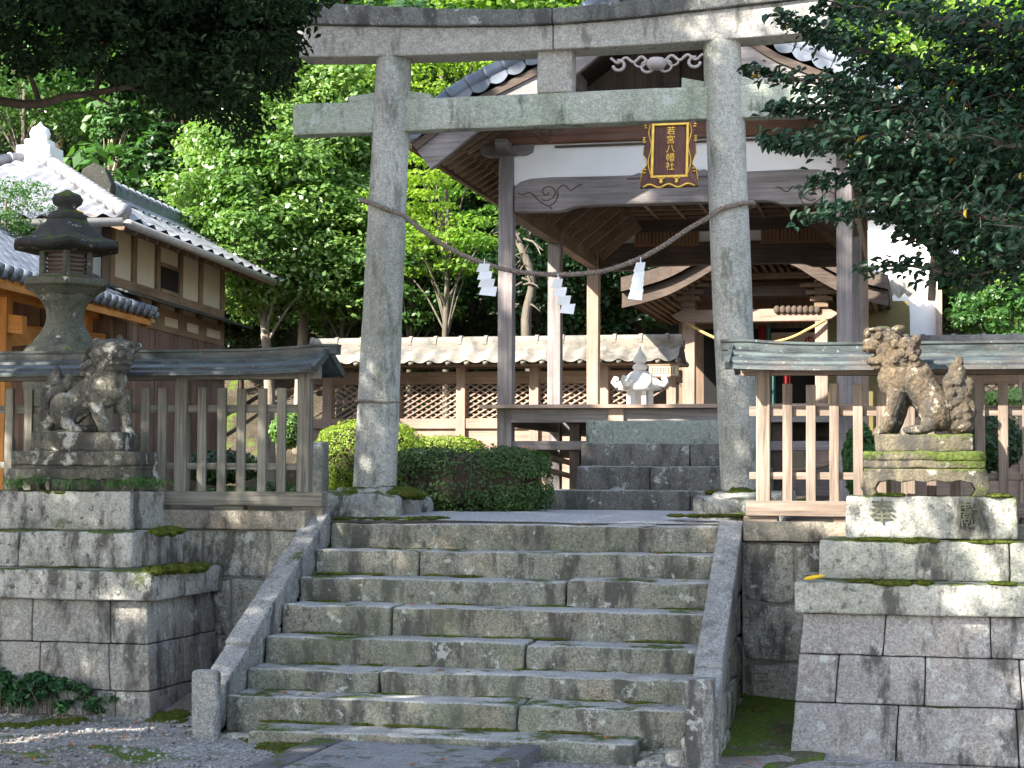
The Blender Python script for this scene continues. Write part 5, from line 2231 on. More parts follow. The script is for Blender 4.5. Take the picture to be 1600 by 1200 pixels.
for x in (-.55, -3.25):
    for y in (yc0, yc1):
        m = MB().rblock(x - .08, x + .08, y - .08, y + .08, 0, ez - .05 + .2, .008, .3, .002)
        m.build('post', 'orangez', pv, xf=XF)
    m = MB().rblock(x - .07, x + .07, yc0 - .6, yc1 + .5, ez - .12, ez + .08, .01, .3, .002)
    m.build('eave_beam', 'orangey', pv, xf=XF)
    m = MB()
    L = yc1 - yc0
    secs = []
    for i in range(13):
        t_ = i / 12
        z = ez - .55 + .09 * math.sin(math.pi * t_)
        secs.append([(x - .06, yc0 + L * t_, z - .1), (x + .06, yc0 + L * t_, z - .1), (x + .06, yc0 + L * t_, z + .1), (x - .06, yc0 + L * t_, z + .1)])
    loft(m, secs)
    m.build('curved_beam', 'orangey', pv, xf=XF)
for y in (yc0, yc1):
    m = MB()
    secs = []
    for i in range(13):
        t_ = i / 12
        z = ez - .42 + .12 * math.sin(math.pi * t_)
        x = -.3 - 3.2 * t_
        secs.append([(x, y - .06, z - .1), (x, y + .06, z - .1), (x, y + .06, z + .1), (x, y - .06, z + .1)])
    loft(m, secs)
    m.build('curved_beam', 'orangex', pv, xf=XF)
m = MB().rblock(-2.6, -1.2, yc0 + .4, yc1 - .4, 0, .75, .04, .1, .01)
m.build('water_basin', 'lantern', pv, True, xf=XF)

# ------------------------------------------------------------------ white storehouse on the right
def wbox(name, mat, parent, xa, xb, ya, yb, Y0, Y1):
    a, b = P(xa, yb, Y0), P(xb, ya, Y0)
    return MB().box(a.x, b.x, Y0, Y1, a.z, b.z).build(name, mat, parent)


c = P(1410, 500, 30)
wh = thing('plaster_storehouse', 'bright white plaster storehouse behind the right end of the hall', 'building', (c.x, 31, 1.5))
a, b = P(1352, 640, 30), P(1464, 350, 30)
m = MB()
m.prism([(a.x, 1.5), (b.x, 1.5), (b.x, P(1464, 400, 30).z), ((a.x + b.x) / 2 - .2, P(1400, 340, 30).z), (a.x, P(1352, 346, 30).z)], 30, 34)
m.build('plaster_wall', 'plaster', wh)
m = MB()
m.beam((a.x - .5, 32, P(1345, 338, 30).z + .1), ((a.x + b.x) / 2 - .2, 32, P(1400, 330, 30).z), 4.6, .12, (0, 0, 1))
m.beam((b.x + .35, 32, P(1470, 398, 30).z), ((a.x + b.x) / 2 - .2, 32, P(1400, 330, 30).z), 4.6, .12, (0, 0, 1))
m.build('roof', 'tile', wh)
m = MB().box(P(1464, 500, 29.9).x - .02, P(1472, 500, 29.9).x, 29.8, 30.0, 1.5, P(1464, 455, 30).z)
m.build('corner_board', 'pinkz', wh)
c = P(1380, 500, 27.5)
sh = thing('side_shed', 'low ochre walled shed with dark sloping roof between the hall and the white storehouse', 'building', (c.x, 28, 1.5))
a, b = P(1345, 640, 27), P(1420, 470, 27)
m = MB().box(a.x - .6, b.x, 27, 29, 1.5, b.z)
m.build('wall', 'yellowwall', sh)
m = MB()
m.beam((a.x - .8, 26.6, P(1345, 428, 26.6).z), (P(1385, 478, 26.6).x, 26.6, P(1385, 478, 26.6).z), .2, .12)
m.beam((a.x - .8, 28, P(1345, 428, 26.6).z + .1), (P(1387, 478, 26.6).x, 28, P(1385, 478, 26.6).z + .1), 2.8, .1)
m.build('roof', 'copper', sh)
m = MB()
p0, p1 = P(1366, 476, 28.8), P(1420, 432, 28.8)
tiles(m, quadfn(Vector((p0.x, 29.6, p1.z)), Vector((p1.x, 29.6, p1.z)), Vector((p0.x, 28.4, p0.z)), Vector((p1.x + .1, 28.4, p0.z))), 3, 4, .07, .05)
m.build('rear_roof_tiles', 'tileo', sh, True)
# ------------------------------------------------------------------ vegetation
def trunk(name, mat, parent, pts, r0, r1, n=10, limbs=()):
    m = MB()
    sp = spline(pts, 5)
    k = len(sp)
    rs = [r0 + (r1 - r0) * i / (k - 1) for i in range(k)]
    sp = [p + Vector((noise.noise(p * 1.3), noise.noise(p * 1.3 + Vector((9, 0, 0))), 0)) * r0 * .6 for p in sp]
    m.tube(sp, rs, n)
    for a, b, ra in limbs:
        mid = (Vector(a) + Vector(b)) / 2 + Vector((0, 0, (Vector(b) - Vector(a)).length * .08))
        q = spline([a, mid, b], 5)
        m.tube(q, [ra * (1 - .75 * i / (len(q) - 1)) for i in range(len(q))], 6)
    return m.build(name, mat, parent, True)


LEAF_N = {}


def tree(name, label, cx, cy, cz, rx, rz, zb, mat, bmat, nclump, per, size, group=None, flat=.5, asp=.55, cr=None, kind='round', tx=None, tr=None, near=False):
    """crown centre, radii, ground height"""
    th = thing(name, label, 'tree', (cx, cy, zb), group)
    tx = cx if tx is None else tx
    cr = cr or rx * .26
    if kind == 'round':
        cen, rads = crown_clumps((cx, cy, cz), (rx, rx, rz), nclump, cr)
    elif kind == 'maple':
        cen, rads = crown_clumps((cx, cy, cz), (rx, rx, rz), nclump, cr * 1.25)
        flat = .22
    else:  # cedar: cone of drooping sprays
        t_ = RNG.random(nclump) ** .8
        a = RNG.random(nclump) * 2 * math.pi
        rr = rx * (1 - t_) * (.5 + .5 * RNG.random(nclump) ** .5) + .08
        cen = np.stack([cx + rr * np.cos(a), cy + rr * np.sin(a), cz - rz + 2 * rz * t_ - .25 * rr], 1)
        rads = cr * (.5 + .7 * RNG.random(nclump)) * (1 - .5 * t_)
        flat = .38
    c, n = clump_points(cen, rads, per, flat)
    sz = size * (.65 + .7 * RNG.random(len(c)))
    leaves('crown', c, n, sz, asp, mat, th)
    limbs = []
    top = cz + rz * (.3 if kind != 'cedar' else .9)
    for i in range(0, nclump, max(1, nclump // 14)):
        q = Vector(cen[i])
        f = min(.95, max(.25, (q.z - zb) / max(.1, top - zb) * .7))
        a = Vector((tx + (cx - tx) * f, cy, zb + (top - zb) * f))
        limbs.append((a, q, (tr or rx * .07) * .28))
    trunk('trunk', bmat, th, [(tx, cy, zb - .2), (tx + (cx - tx) * .3, cy, zb + (top - zb) * .4), (cx, cy, top)], tr or rx * .07, (tr or rx * .07) * .35, 9, limbs)
    return th


def ptree(label, px, py, rpx, rpy, Y, mat, bmat='bark', nc=70, per=70, size=.11, kind='round', tpx=None, group='trees standing behind the inner court', **kw):
    c = P(px, py, Y)
    k = (P(px + 10, py, Y) - c).length / 10
    zb = uz(c.x, Y)
    tx = P(tpx, 500, Y).x if tpx else None
    return tree({'cedar': 'cedar_tree', 'maple': 'maple_tree'}.get(kind, 'broadleaf_tree'), label, c.x, Y, c.z, rpx * k, rpy * k, zb, mat, bmat, nc, per, size, group, kind=kind, tx=tx, **kw)


ptree('bright leafy broadleaf tree with pale trunk rising beside the cream building', 400, 330, 110, 170, 27.0, 'leaf_bright', 'barkl', 300, 120, .095, tpx=427, tr=.12, cr=.42)
ptree('bright tall broadleaf tree with slim pale trunk directly left of the torii pillar', 500, 200, 100, 150, 28.3, 'leaf_bright', 'barkl', 260, 120, .1, tpx=467, tr=.12, cr=.42)
ptree('bright green tree filling the gap under the left end of the torii beam', 535, 400, 90, 100, 27.6, 'leaf_bright', 'bark', 190, 110, .095, cr=.38)
ptree('small cedar with feathery light sprays rising over the roof ridge', 185, 240, 90, 110, 30.0, 'leaf_cedar', 'barkl', 130, 60, .12, kind='cedar', tpx=133)
ptree('drooping bright cedar boughs right of the roof end', 340, 330, 80, 90, 28.6, 'leaf_bright', 'bark', 70, 70, .1, kind='cedar')
ptree('yellow-green maple with layered leaves between torii and hall', 700, 330, 105, 110, 26.6, 'leaf_yellow', 'bark', 75, 90, .08, kind='maple')
ptree('bright yellow-green maple crown above the tie beam left of the hall roof', 690, 130, 150, 70, 29.5, 'leaf_yellow', 'bark', 100, 90, .09, kind='maple')
ptree('yellow-green tree top peeking over the torii top beam', 800, 20, 170, 75, 33, 'leaf_yellow', 'bark', 100, 80, .11, kind='maple')
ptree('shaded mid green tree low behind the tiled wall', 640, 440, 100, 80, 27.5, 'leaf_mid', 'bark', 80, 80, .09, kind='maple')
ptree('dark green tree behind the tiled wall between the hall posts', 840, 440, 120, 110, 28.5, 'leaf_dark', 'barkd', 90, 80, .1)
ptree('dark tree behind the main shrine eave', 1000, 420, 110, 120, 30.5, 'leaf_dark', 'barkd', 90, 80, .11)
ptree('light green tree behind the right tiled wall', 1555, 430, 90, 120, 31.5, 'leaf_bright', 'bark', 110, 100, .09)
ptree('low yellow-green shrubby tree over the ridge of the right tiled wall', 1580, 500, 90, 60, 26.5, 'leaf_mid', 'bark', 60, 90, .085)
ptree('pale yellow-green sunlit tree high in the top right corner', 1500, 60, 200, 130, 36, 'leaf_yellow', 'bark', 110, 80, .13)
ptree('bright tree between the hall roof and the dark branches on the right', 1330, 130, 110, 110, 34, 'leaf_bright', 'bark', 90, 80, .12)
ptree('small olive-like tree in front of the bright roof at the far left', 10, 330, 70, 55, 19.0, 'leaf_mid', 'bark', 60, 60, .055, asp=.35)
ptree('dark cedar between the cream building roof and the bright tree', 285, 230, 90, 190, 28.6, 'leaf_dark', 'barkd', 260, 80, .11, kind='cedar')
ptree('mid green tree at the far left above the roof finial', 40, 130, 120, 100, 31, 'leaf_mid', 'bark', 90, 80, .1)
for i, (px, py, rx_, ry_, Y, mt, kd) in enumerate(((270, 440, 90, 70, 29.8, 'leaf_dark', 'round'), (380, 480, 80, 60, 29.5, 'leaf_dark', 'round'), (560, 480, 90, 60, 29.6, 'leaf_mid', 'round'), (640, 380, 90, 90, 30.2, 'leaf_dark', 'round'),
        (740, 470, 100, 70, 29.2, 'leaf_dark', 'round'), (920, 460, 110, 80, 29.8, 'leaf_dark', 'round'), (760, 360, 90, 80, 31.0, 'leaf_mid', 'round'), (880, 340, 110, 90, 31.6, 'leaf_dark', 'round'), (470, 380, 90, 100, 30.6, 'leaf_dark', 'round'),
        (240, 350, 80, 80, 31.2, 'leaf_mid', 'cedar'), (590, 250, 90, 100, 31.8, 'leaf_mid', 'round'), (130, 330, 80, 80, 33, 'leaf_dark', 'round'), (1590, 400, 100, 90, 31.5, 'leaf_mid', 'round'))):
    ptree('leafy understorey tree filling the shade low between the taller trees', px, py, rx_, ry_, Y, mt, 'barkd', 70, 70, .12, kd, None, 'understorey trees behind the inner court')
# gnarled leafless tree between the hall posts
gt = thing('gnarled_tree', 'gnarled brown trunk with bare twigs showing between the hall posts', 'tree', P(828, 560, 25.5) * 1, None)
gt.location.z = 1.5
W[gt] = Matrix.Translation(gt.location)
rr = random.Random(8)
tp = [P(a, b, 25.5) for a, b in ((838, 620), (822, 500), (830, 440), (812, 380), (790, 330), (770, 290))]
tw = []
for i in range(26):
    a = P(rr.uniform(800, 832), rr.uniform(350, 480), 25.5)
    b = a + Vector((rr.uniform(-.35, .35), rr.uniform(-.4, .1), rr.uniform(-.25, .3)))
    tw.append((a, b, .02))
trunk('trunk', 'bark', gt, tp, .085, .03, 10, tw)

# the wooded hillside: a few source trees, then copies
SRC = []
for i, (mt, bm_, kd, nc, per, sz) in enumerate((('leaf_mid', 'barkd', 'round', 90, 42, .2), ('leaf_dark', 'barkd', 'cedar', 120, 34, .2), ('leaf_bright', 'bark', 'round', 90, 42, .19), ('leaf_dark', 'barkd', 'round', 90, 40, .2), ('leaf_yellow', 'bark', 'maple', 80, 46, .18), ('leaf_mid', 'barkd', 'cedar', 120, 34, .2))):
    lab = ('mid green tree in the dense wood on the hillside', 'dark cedar in the dense wood on the hillside', 'bright green tree in the dense wood on the hillside', 'dark broadleaf tree in the dense wood on the hillside',
           'yellow-green maple in the dense wood on the hillside', 'mid green cedar in the dense wood on the hillside')[i]
    t_ = tree(('forest_tree', 'cedar_tree')[kd == 'cedar'], lab, 0, 0, 4.3 if kd != 'cedar' else 4.8, 2.3 if kd != 'cedar' else 1.7, 2.2 if kd != 'cedar' else 4.0, 0, mt, bm_, nc, per, sz, ('broadleaf trees of the wooded hillside', 'cedars of the wooded hillside', 'bright trees of the wooded hillside',
              'dark trees of the wooded hillside', 'maples of the wooded hillside', 'green cedars of the wooded hillside')[i], kind=kd, tr=.16)
    SRC.append((t_, list(t_.children)))
rr = random.Random(21)
used = set()
for Y, n in ((31.5, 15), (35, 17), (39.5, 18), (45, 18), (51, 17)):
    for i in range(n):
        px = -420 + 2440 * (i + rr.uniform(.15, .85)) / n
        y = Y + rr.uniform(-1.3, 1.3)
        p = P(px, 400, y)
        if Y < 33 and (1000 < px < 1440 or px < 260):
            continue
        if 1300 < px < 1510 and Y < 38:
            continue
        z = uz(p.x, y)
        top = P(px, -60, y).z
        if z > top:
            continue
        if px > 1250:
            k = rr.choice((0, 2, 4, 2, 4))
        elif px > 560 and Y > 38:
            k = rr.choice((0, 2, 4, 4, 3))
        elif px < 350:
            k = rr.choice((0, 1, 3, 5, 5, 2))
        else:
            k = rr.choice((0, 1, 2, 3, 5))
        root, ch = SRC[k]
        if k in used:
            r2 = root.copy()
            COL.objects.link(r2)
            for c in ch:
                c2 = c.copy()
                COL.objects.link(c2)
                c2.parent = r2
        else:
            r2 = root
            used.add(k)
        r2.location = (p.x, y, z - .2)
        r2.rotation_euler = (0, 0, rr.uniform(0, 6.28))
        s_ = rr.uniform(.8, 1.25)
        r2.scale = (s_, s_, s_ * rr.uniform(.9, 1.15))
for k in range(6):
    if k not in used:
        root, ch = SRC[k]
        for c in ch:
            bpy.data.objects.remove(c)
        bpy.data.objects.remove(root)
# undergrowth on the slope
pts_ = []
nn = 60000
xs = RNG.uniform(-34, 24, nn)
ys = RNG.uniform(25.2, 50, nn)
keep = ~((ys < 31) & (xs > -6.0) & (xs < 3)) & ~((ys < 30.5) & (xs < -8.5) & (xs > -22)) & ~((ys < 35) & (xs > 0) & (xs < 3.5))
xs, ys = xs[keep], ys[keep]
zz = np.array([uz(float(a), float(b)) for a, b in zip(xs, ys)])
c = np.stack([xs, ys, zz + RNG.random(len(xs)) * .5], 1)
n_ = RNG.normal(size=c.shape) * .5 + np.array([0, -.4, .8])
tag(leaves('undergrowth', c, n_, .16 * (.6 + .8 * RNG.random(len(xs))), .5, 'leaf_mid'), kind='stuff')

nn = 9000
xs = RNG.uniform(-13, -5.3, nn)
ys = RNG.uniform(17.5, 27, nn)
zz = np.array([uz(float(a), float(b)) for a, b in zip(xs, ys)])
dens = np.array([noise.noise(Vector((a * .8, b * .8, 2))) for a, b in zip(xs, ys)])
k = (dens > -.12) & ~((ys > 23.3) & (ys < 24.6) & (xs > -7.5))
c = np.stack([xs, ys, zz + .25 * RNG.random(nn) * (dens + .3)], 1)[k]
tag(leaves('ground_cover', c, RNG.normal(size=c.shape) * .5 + np.array([0, -.3, .8]), .10 * (.6 + .8 * RNG.random(len(c))), .45, 'leaf_hedge'), kind='stuff')

# ------------------------------------------------------------------ near trees: their crowns shade the stairs
Uv = Vector((SUN.y, -SUN.x, 0)).normalized()
if Uv.x < 0:
    Uv = -Uv
Wv = (Vector((0, 0, 1)) - SUN * SUN.z).normalized()
UW = np.array([Uv, Wv])
LIT = [(Vector((x, 12.55, z)), .20) for x in np.arange(-1.13, 2.6, .22) for z in (1.62, 1.85, 2.08, 2.3, 2.5, 2.62)]
LIT += [(P(px, py, 11.95), .17) for px in range(1365, 1530, 25) for py in range(520, 760, 28)]
LIT += [(P(px, 822, 12.4), .08) for px in (1270, 1300, 1320)] + [(P(1560, 790, 11.7), .10), (P(1580, 1050, 11.1), .16), (P(1545, 1085, 11.1), .10), (P(1590, 1100, 11), .14)]
LIT += [(P(px, py, 15.8), .34) for px, py in ((525, 700), (560, 680), (600, 675), (640, 690), (500, 720), (690, 700), (730, 700))]
LIT += [(P(170, 940, 11.15), .06), (P(200, 942, 11.15), .05), (P(570, 1048, 10.6), .07), (P(535, 1075, 10.6), .06), (P(560, 1090, 10.3), .05)]
LIT += [(G(px, py, .1), .08) for px, py in ((120, 1150), (170, 1145), (225, 1142), (30, 1165), (60, 1158), (330, 1140), (500, 1185))]
LIT += [(P(px, py, 17.4), .14) for px, py in ((950, 292), (985, 290), (1010, 200), (930, 205), (1100, 200))]
LIT += [(P(790, 440, 17.4), .10), (P(790, 470, 17.4), .08), (P(960, 645, 17.3), .12), (P(1000, 645, 17.3), .1), (P(1045, 645, 17.3), .1), (P(1090, 645, 17.3), .1), (P(912, 705, 16.6), .06)]
LIT += [(P(px, py, TY), .2) for px, py in ((1330, 140), (1290, 150))]
LIT += [(P(px, py, 23.0), .22) for px in (965, 1000, 1035) for py in (548, 575, 600, 625)]
LIT += [(P(px, py, 16.6), .28) for px in (665, 700, 735) for py in (692, 705)]
LUV = np.array([[p.dot(Uv), p.dot(Wv)] for p, r in LIT])
LR = np.array([r for p, r in LIT])
CMt = np.array(CM.transposed())


def prune(c, allow_view=False, margin=60):  # cuts gaps in the unseen crowns so the sun reaches the LIT points
    uv = c @ UW.T
    d = np.sqrt(((uv[:, None, :] - LUV[None]) ** 2).sum(2))
    keep = (d > LR[None]).all(1)
    if not allow_view:
        q = (c - np.array(EYE)) @ CMt.T
        dep = -q[:, 2]
        px = 800 + q[:, 0] / np.maximum(dep, .1) * F
        py = 600 - q[:, 1] / np.maximum(dep, .1) * F
        inview = (dep > .1) & (px > -margin) & (px < 1600 + margin) & (py > -margin) & (py < 1200 + margin)
        keep &= ~inview
    return keep


def at_uvs(u, v, s_):
    return Uv * u + Wv * v + SUN * s_


def shade_crown(parent, specs, per, size, mat='leaf_near'):  # leaf masses added out of view along the sun's rays to block light
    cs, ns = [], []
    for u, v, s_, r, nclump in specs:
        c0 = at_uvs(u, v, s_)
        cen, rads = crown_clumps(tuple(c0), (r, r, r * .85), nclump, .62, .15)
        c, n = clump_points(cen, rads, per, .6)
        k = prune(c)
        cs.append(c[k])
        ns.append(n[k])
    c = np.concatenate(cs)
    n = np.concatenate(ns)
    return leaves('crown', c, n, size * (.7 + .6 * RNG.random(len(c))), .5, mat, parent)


ta = thing('overhanging_tree', 'large dark tree standing beyond the left edge whose crown shades the stairs', 'tree', (-11.6, 6.4, 0))
shade_crown(ta, [(-12.4, 8.0, 4.5, 3.4, 420), (-11.0, 8.6, 4.0, 2.0, 150), (-15.0, 6.5, 5, 2.2, 140), (-12.6, 3.2, 4.5, 2.5, 190), (-15.5, 4.0, 4.0, 2.2, 120), (-13.5, 10.8, 5.0, 2.2, 130)], 60, .17)
cr_ = [at_uvs(-12.6, 8.0, 4.5), at_uvs(-15, 6.5, 5), at_uvs(-12.6, 3.2, 4.5), at_uvs(-15.5, 4, 4)]
trunk('trunk', 'bark', ta, [(-11.6, 6.4, -.2), (-11.4, 6.6, 3.2), (-10.6, 7.4, 7.5)], .34, .18, 12, [((-11.4, 6.6, 3.4 + i * .8), tuple(c), .13) for i, c in enumerate(cr_)])
tb = thing('overhanging_tree', 'dark evergreen tree whose branches hang across the top left of the view', 'tree', (-7.9, 3.2, 0))
shade_crown(tb, [(-8.6, 4.2, 5.0, 2.5, 210), (-9.9, 2.2, 4.5, 1.9, 120), (-5.3, 7.9, 6.5, 1.5, 90), (-7.3, 3.0, 5.2, 2.0, 120), (-10.3, 5.4, 5.2, 2.0, 110), (-5.2, 7.6, 5.0, 1.8, 120), (-7.6, 7.3, .6, 1.7, 110)], 60, .16)
cr_ = [at_uvs(-8.6, 4.2, 5), at_uvs(-9.9, 2.2, 4.5), at_uvs(-5.3, 7.9, 6.5), at_uvs(-10.3, 5.4, 5.2)]
vb = [PD(0, 158, 8.6), PD(110, 150, 8.4), PD(200, 135, 8.3), PD(300, 110, 8.3), PD(420, 60, 8.2)]
trunk('trunk', 'barkd', tb, [(-7.9, 3.2, -.2), (-7.8, 3.4, 3.4), (-7.0, 4.4, 7.2)], .3, .15, 12, [((-7.8, 3.5, 3.4 + i * .7), tuple(c), .12) for i, c in enumerate(cr_)])
m = MB()
sp = spline([Vector((-7.6, 3.6, 3.6)), PD(-400, 60, 8.0), vb[0], vb[1], vb[2], vb[3], vb[4]], 6)
m.tube(sp, [.032 * (1 - .85 * i / (len(sp) - 1)) for i in range(len(sp))], 7)
for a, b in (((110, 150), (175, 165)), ((200, 135), (300, 190)), ((290, 115), (390, 215)), ((60, 155), (20, 60)), ((150, 145), (160, 40)), ((260, 120), (260, 20)), ((340, 95), (480, 20)), ((330, 100), (460, 110))):
    q = spline([PD(*a, 8.35), PD((a[0] + b[0]) / 2, (a[1] + b[1]) / 2 - 8, 8.3), PD(*b, 8.2)], 5)
    m.tube(q, [.014 * (1 - .7 * i / (len(q) - 1)) for i in range(len(q))], 5)
m.build('limb', 'barkd', tb, True)
cs, rs = [], []
for px, py, rx, ry, n in ((60, -90, 240, 90, 110), (330, -90, 160, 80, 80), (-160, 20, 120, 140, 90), (70, 40, 110, 60, 60), (190, 50, 110, 70, 75), (300, 60, 110, 80, 90), (385, 50, 75, 65, 70), (440, 14, 55, 20, 22), (290, 140, 70, 35, 26), (345, 160, 50, 40, 20), (375, 195, 35, 25, 6), (415, 110, 40, 38, 22), (50, 95, 90, 30, 12), (180, 115, 60, 26, 14), (90, 0, 200, 30, 60), (330, 0, 150, 30, 56), (425, 60, 38, 40, 26), (310, 110, 90, 40, 50), (490, 0, 30, 8, 5)):
    for i in range(n):
        a = RNG.random() * 6.283
        r_ = RNG.random() ** .5
        d = 8.3 + RNG.normal() * .45
        cs.append(tuple(PD(px + rx * r_ * math.cos(a), py + ry * r_ * math.sin(a), d)))
        rs.append(.10 * (.6 + .8 * RNG.random()))
c, n = clump_points(np.array(cs), np.array(rs), 46, .7, .8)
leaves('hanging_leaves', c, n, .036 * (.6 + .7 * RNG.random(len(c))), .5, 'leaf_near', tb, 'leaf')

# glossy branches reaching in from the right
tc = thing('evergreen_tree', 'glossy dark evergreen tree reaching in from the right in front of the torii', 'tree', (3.6, 10.2, 0))
BR = [[(1720, 190), (1560, 150), (1420, 105), (1300, 60), (1215, 22)], [(1740, 260), (1540, 215), (1400, 175), (1290, 135), (1165, 105)], [(1720, 250), (1500, 215), (1350, 212), (1260, 222), (1197, 216)],
      [(1600, 200), (1420, 170), (1300, 165), (1205, 168)], [(1700, 320), (1500, 290), (1380, 270), (1258, 286)], [(1700, 380), (1500, 330), (1380, 320), (1250, 337)], [(1700, 420), (1540, 380), (1440, 360), (1380, 330)],
      [(1720, 400), (1600, 400), (1520, 430), (1420, 415), (1343, 420)], [(1700, 60), (1560, 40), (1400, 20), (1280, 8)], [(1700, 120), (1600, 90), (1500, 60), (1420, 5)]]
m = MB()
root_ = Vector((3.3, 10.1, 3.2))
tips = []
cl, al = [], []
for bi, br in enumerate(BR):
    d0 = 9.2 + .35 * math.sin(bi * 2.1)
    pl = spline([PD(a, b, d0 + .12 * math.sin(i * 1.7 + bi)) for i, (a, b) in enumerate(br)], 6)
    full = spline([root_ + Vector((-.1 * bi, 0, .1 * bi)), pl[0]], 3) + pl
    m.tube(full, [.018 * (1 - .85 * i / (len(full) - 1)) + .003 for i in range(len(full))], 6)
    for i in range(len(pl) - 1):
        t_ = i / len(pl)
        sprd = .018 + .115 * (1 - t_)
        dirv = (pl[i + 1] - pl[i]).normalized()
        nleaf = int(15 + 60 * (1 - t_))
        if bi in (7,):
            nleaf = nleaf // 2
        for k in range(nleaf):
            p = pl[i].lerp(pl[i + 1], rnd.random()) + Vector((rnd.gauss(0, sprd), rnd.gauss(0, sprd * 1.4), rnd.gauss(0, sprd * .62) - .01))
            cl.append(tuple(p))
            al.append(tuple(dirv * .8 + Vector((rnd.gauss(0, .5), rnd.gauss(0, .5), -.55))))
            if k % 9 == 0:
                tips.append((pl[i], p))
for a, b in tips:
    m.tube([a, (a + b) / 2 + Vector((0, 0, .01)), b], [.005, .004, .002], 4)
m.tube(spline([PD(1455, 470, 9.6), PD(1462, 380, 9.6), PD(1478, 290, 9.55), PD(1500, 210, 9.5), PD(1600, 120, 9.5), PD(1750, 60, 9.6)], 6), .022, 7)
m.build('branches', 'bark', tc, True)
for px, py, rx, ry, n in ((1500, -80, 190, 70, 900), (1720, 0, 110, 160, 900), (1720, 280, 110, 130, 900), (1480, 250, 150, 80, 1050), (1560, 330, 90, 70, 620), (1420, 275, 90, 55, 400), (1440, 130, 130, 45, 330), (1570, 190, 80, 80, 420), (1540, 60, 110, 50, 120), (1320, 45, 80, 30, 150), (1580, 400, 50, 22, 90), (1545, 368, 60, 18, 110), (1350, 190, 70, 28, 190), (1340, 115, 60, 25, 120), (1560, 10, 120, 20, 50), (1370, 240, 50, 40, 160)):
    for i in range(int(n * 1.1)):
        a = rnd.random() * 6.283
        r_ = rnd.random() ** .6
        p = PD(px + rx * r_ * math.cos(a), py + ry * r_ * math.sin(a), 9.5 + rnd.gauss(0, .4))
        cl.append(tuple(p))
        al.append((rnd.gauss(-.5, .6), rnd.gauss(0, .6), rnd.gauss(-.4, .4)))
c = np.array(cl)
al = unit(np.array(al))
nn_ = RNG.normal(size=c.shape) * .45 + np.array([-.15, -.45, .75])
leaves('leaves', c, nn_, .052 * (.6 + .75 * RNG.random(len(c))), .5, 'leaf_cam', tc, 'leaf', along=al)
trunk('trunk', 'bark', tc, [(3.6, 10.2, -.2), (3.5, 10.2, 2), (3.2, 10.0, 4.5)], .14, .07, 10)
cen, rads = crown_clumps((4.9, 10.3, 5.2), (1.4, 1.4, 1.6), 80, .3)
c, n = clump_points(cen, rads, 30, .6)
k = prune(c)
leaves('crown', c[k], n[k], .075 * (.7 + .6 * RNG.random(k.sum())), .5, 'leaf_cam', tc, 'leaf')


# ------------------------------------------------------------------ bushes
def bush(name, label, cat, c, r, n, size, mat, group=None, box=1., wob=.12):
    c = Vector(c)
    th = thing(name, label, cat, (c.x, c.y, c.z - r[2]), group)
    d = unit(RNG.normal(size=(n, 3)))
    p = np.sign(d) * np.abs(d) ** box
    p = p / np.maximum(np.abs(p).max(1, keepdims=True) ** (1 - box) if box < 1 else 1, 1e-6)
    w_ = np.array([1 + wob * noise.fractal(Vector(x) * 2.2 + c, 1, 2, 3) for x in d])
    q = (1 - .22 * RNG.random(n) ** 2) * w_
    pos = np.array(c) + p * q[:, None] * np.array(r)
    nr = unit(d + RNG.normal(size=d.shape) * .5 + np.array([0, 0, .3]))
    leaves('foliage', pos, nr, size * (.6 + .8 * RNG.random(n)), .5, mat, th)
    m = MB()
    m.sphere((0, 0, 0), 1, 20, 14)
    m.map(lambda v: Vector([math.copysign(abs(a) ** box, a) for a in v]))
    m.map(lambda v: c + Vector((v.x * r[0] * .84, v.y * r[1] * .84, v.z * r[2] * .84)))
    m.build('inner_twigs', 'barkd', th)
    return th


def pbush(name, label, cat, px, py, rpx, rpy, Y, ry, n, size, mat, group=None, box=1.):
    c = P(px, py, Y)
    k = (P(px + 10, py, Y) - c).length / 10
    return bush(name, label, cat, c, (rpx * k, ry, rpy * k), n, size, mat, group, box)


pbush('clipped_hedge', 'dark green clipped hedge between the left torii pillar and the hall steps', 'hedge', 736, 750, 122, 50, 15.1, .38, 16000, .032, 'leaf_hedge', box=.62)
pbush('round_bush', 'bright yellow-green rounded bush behind the foot of the left torii pillar', 'bush', 578, 715, 80, 55, 15.9, .42, 12000, .03, 'leaf_shrub', 'sunlit clipped bushes', .8)
pbush('round_bush', 'low bright yellow-green bush peeping over the dark hedge', 'bush', 700, 712, 55, 30, 16.9, .35, 6000, .032, 'leaf_shrub', 'sunlit clipped bushes', .8)
c0 = G(60, 1118, .1)
th = thing('low_shrub', 'low straggling dark green shrub at the foot of the left pedestal', 'shrub', c0)
cen, stems = [], MB()
for i in range(120):
    x = c0.x + rnd.uniform(-.75, .52)
    y = c0.y + rnd.uniform(-.10, .22)
    hh = rnd.uniform(.06, .27) * (1 - .5 * max(0, (x - c0.x) / .55) ** 2)
    cen.append((x + rnd.gauss(0, .03), y - rnd.uniform(0, .05), c0.z + hh))
    stems.tube([(x, y, c0.z - .03), (x + rnd.gauss(0, .01), y, c0.z + hh * .6), cen[-1]], [.005, .004, .002], 4)
stems.build('stems', 'bark', th)
c, n = clump_points(np.array(cen), np.array([rnd.uniform(.035, .075) for _ in cen]), 22, .7, .7)
leaves('foliage', c, n, .042 * (.6 + .9 * RNG.random(len(c))), .5, 'leaf_low', th, 'leaf')
pbush('green_shrub', 'green shrub behind the right fence at the foot of the hall column', 'shrub', 1345, 720, 28, 60, 16.0, .25, 2600, .045, 'leaf_mid')
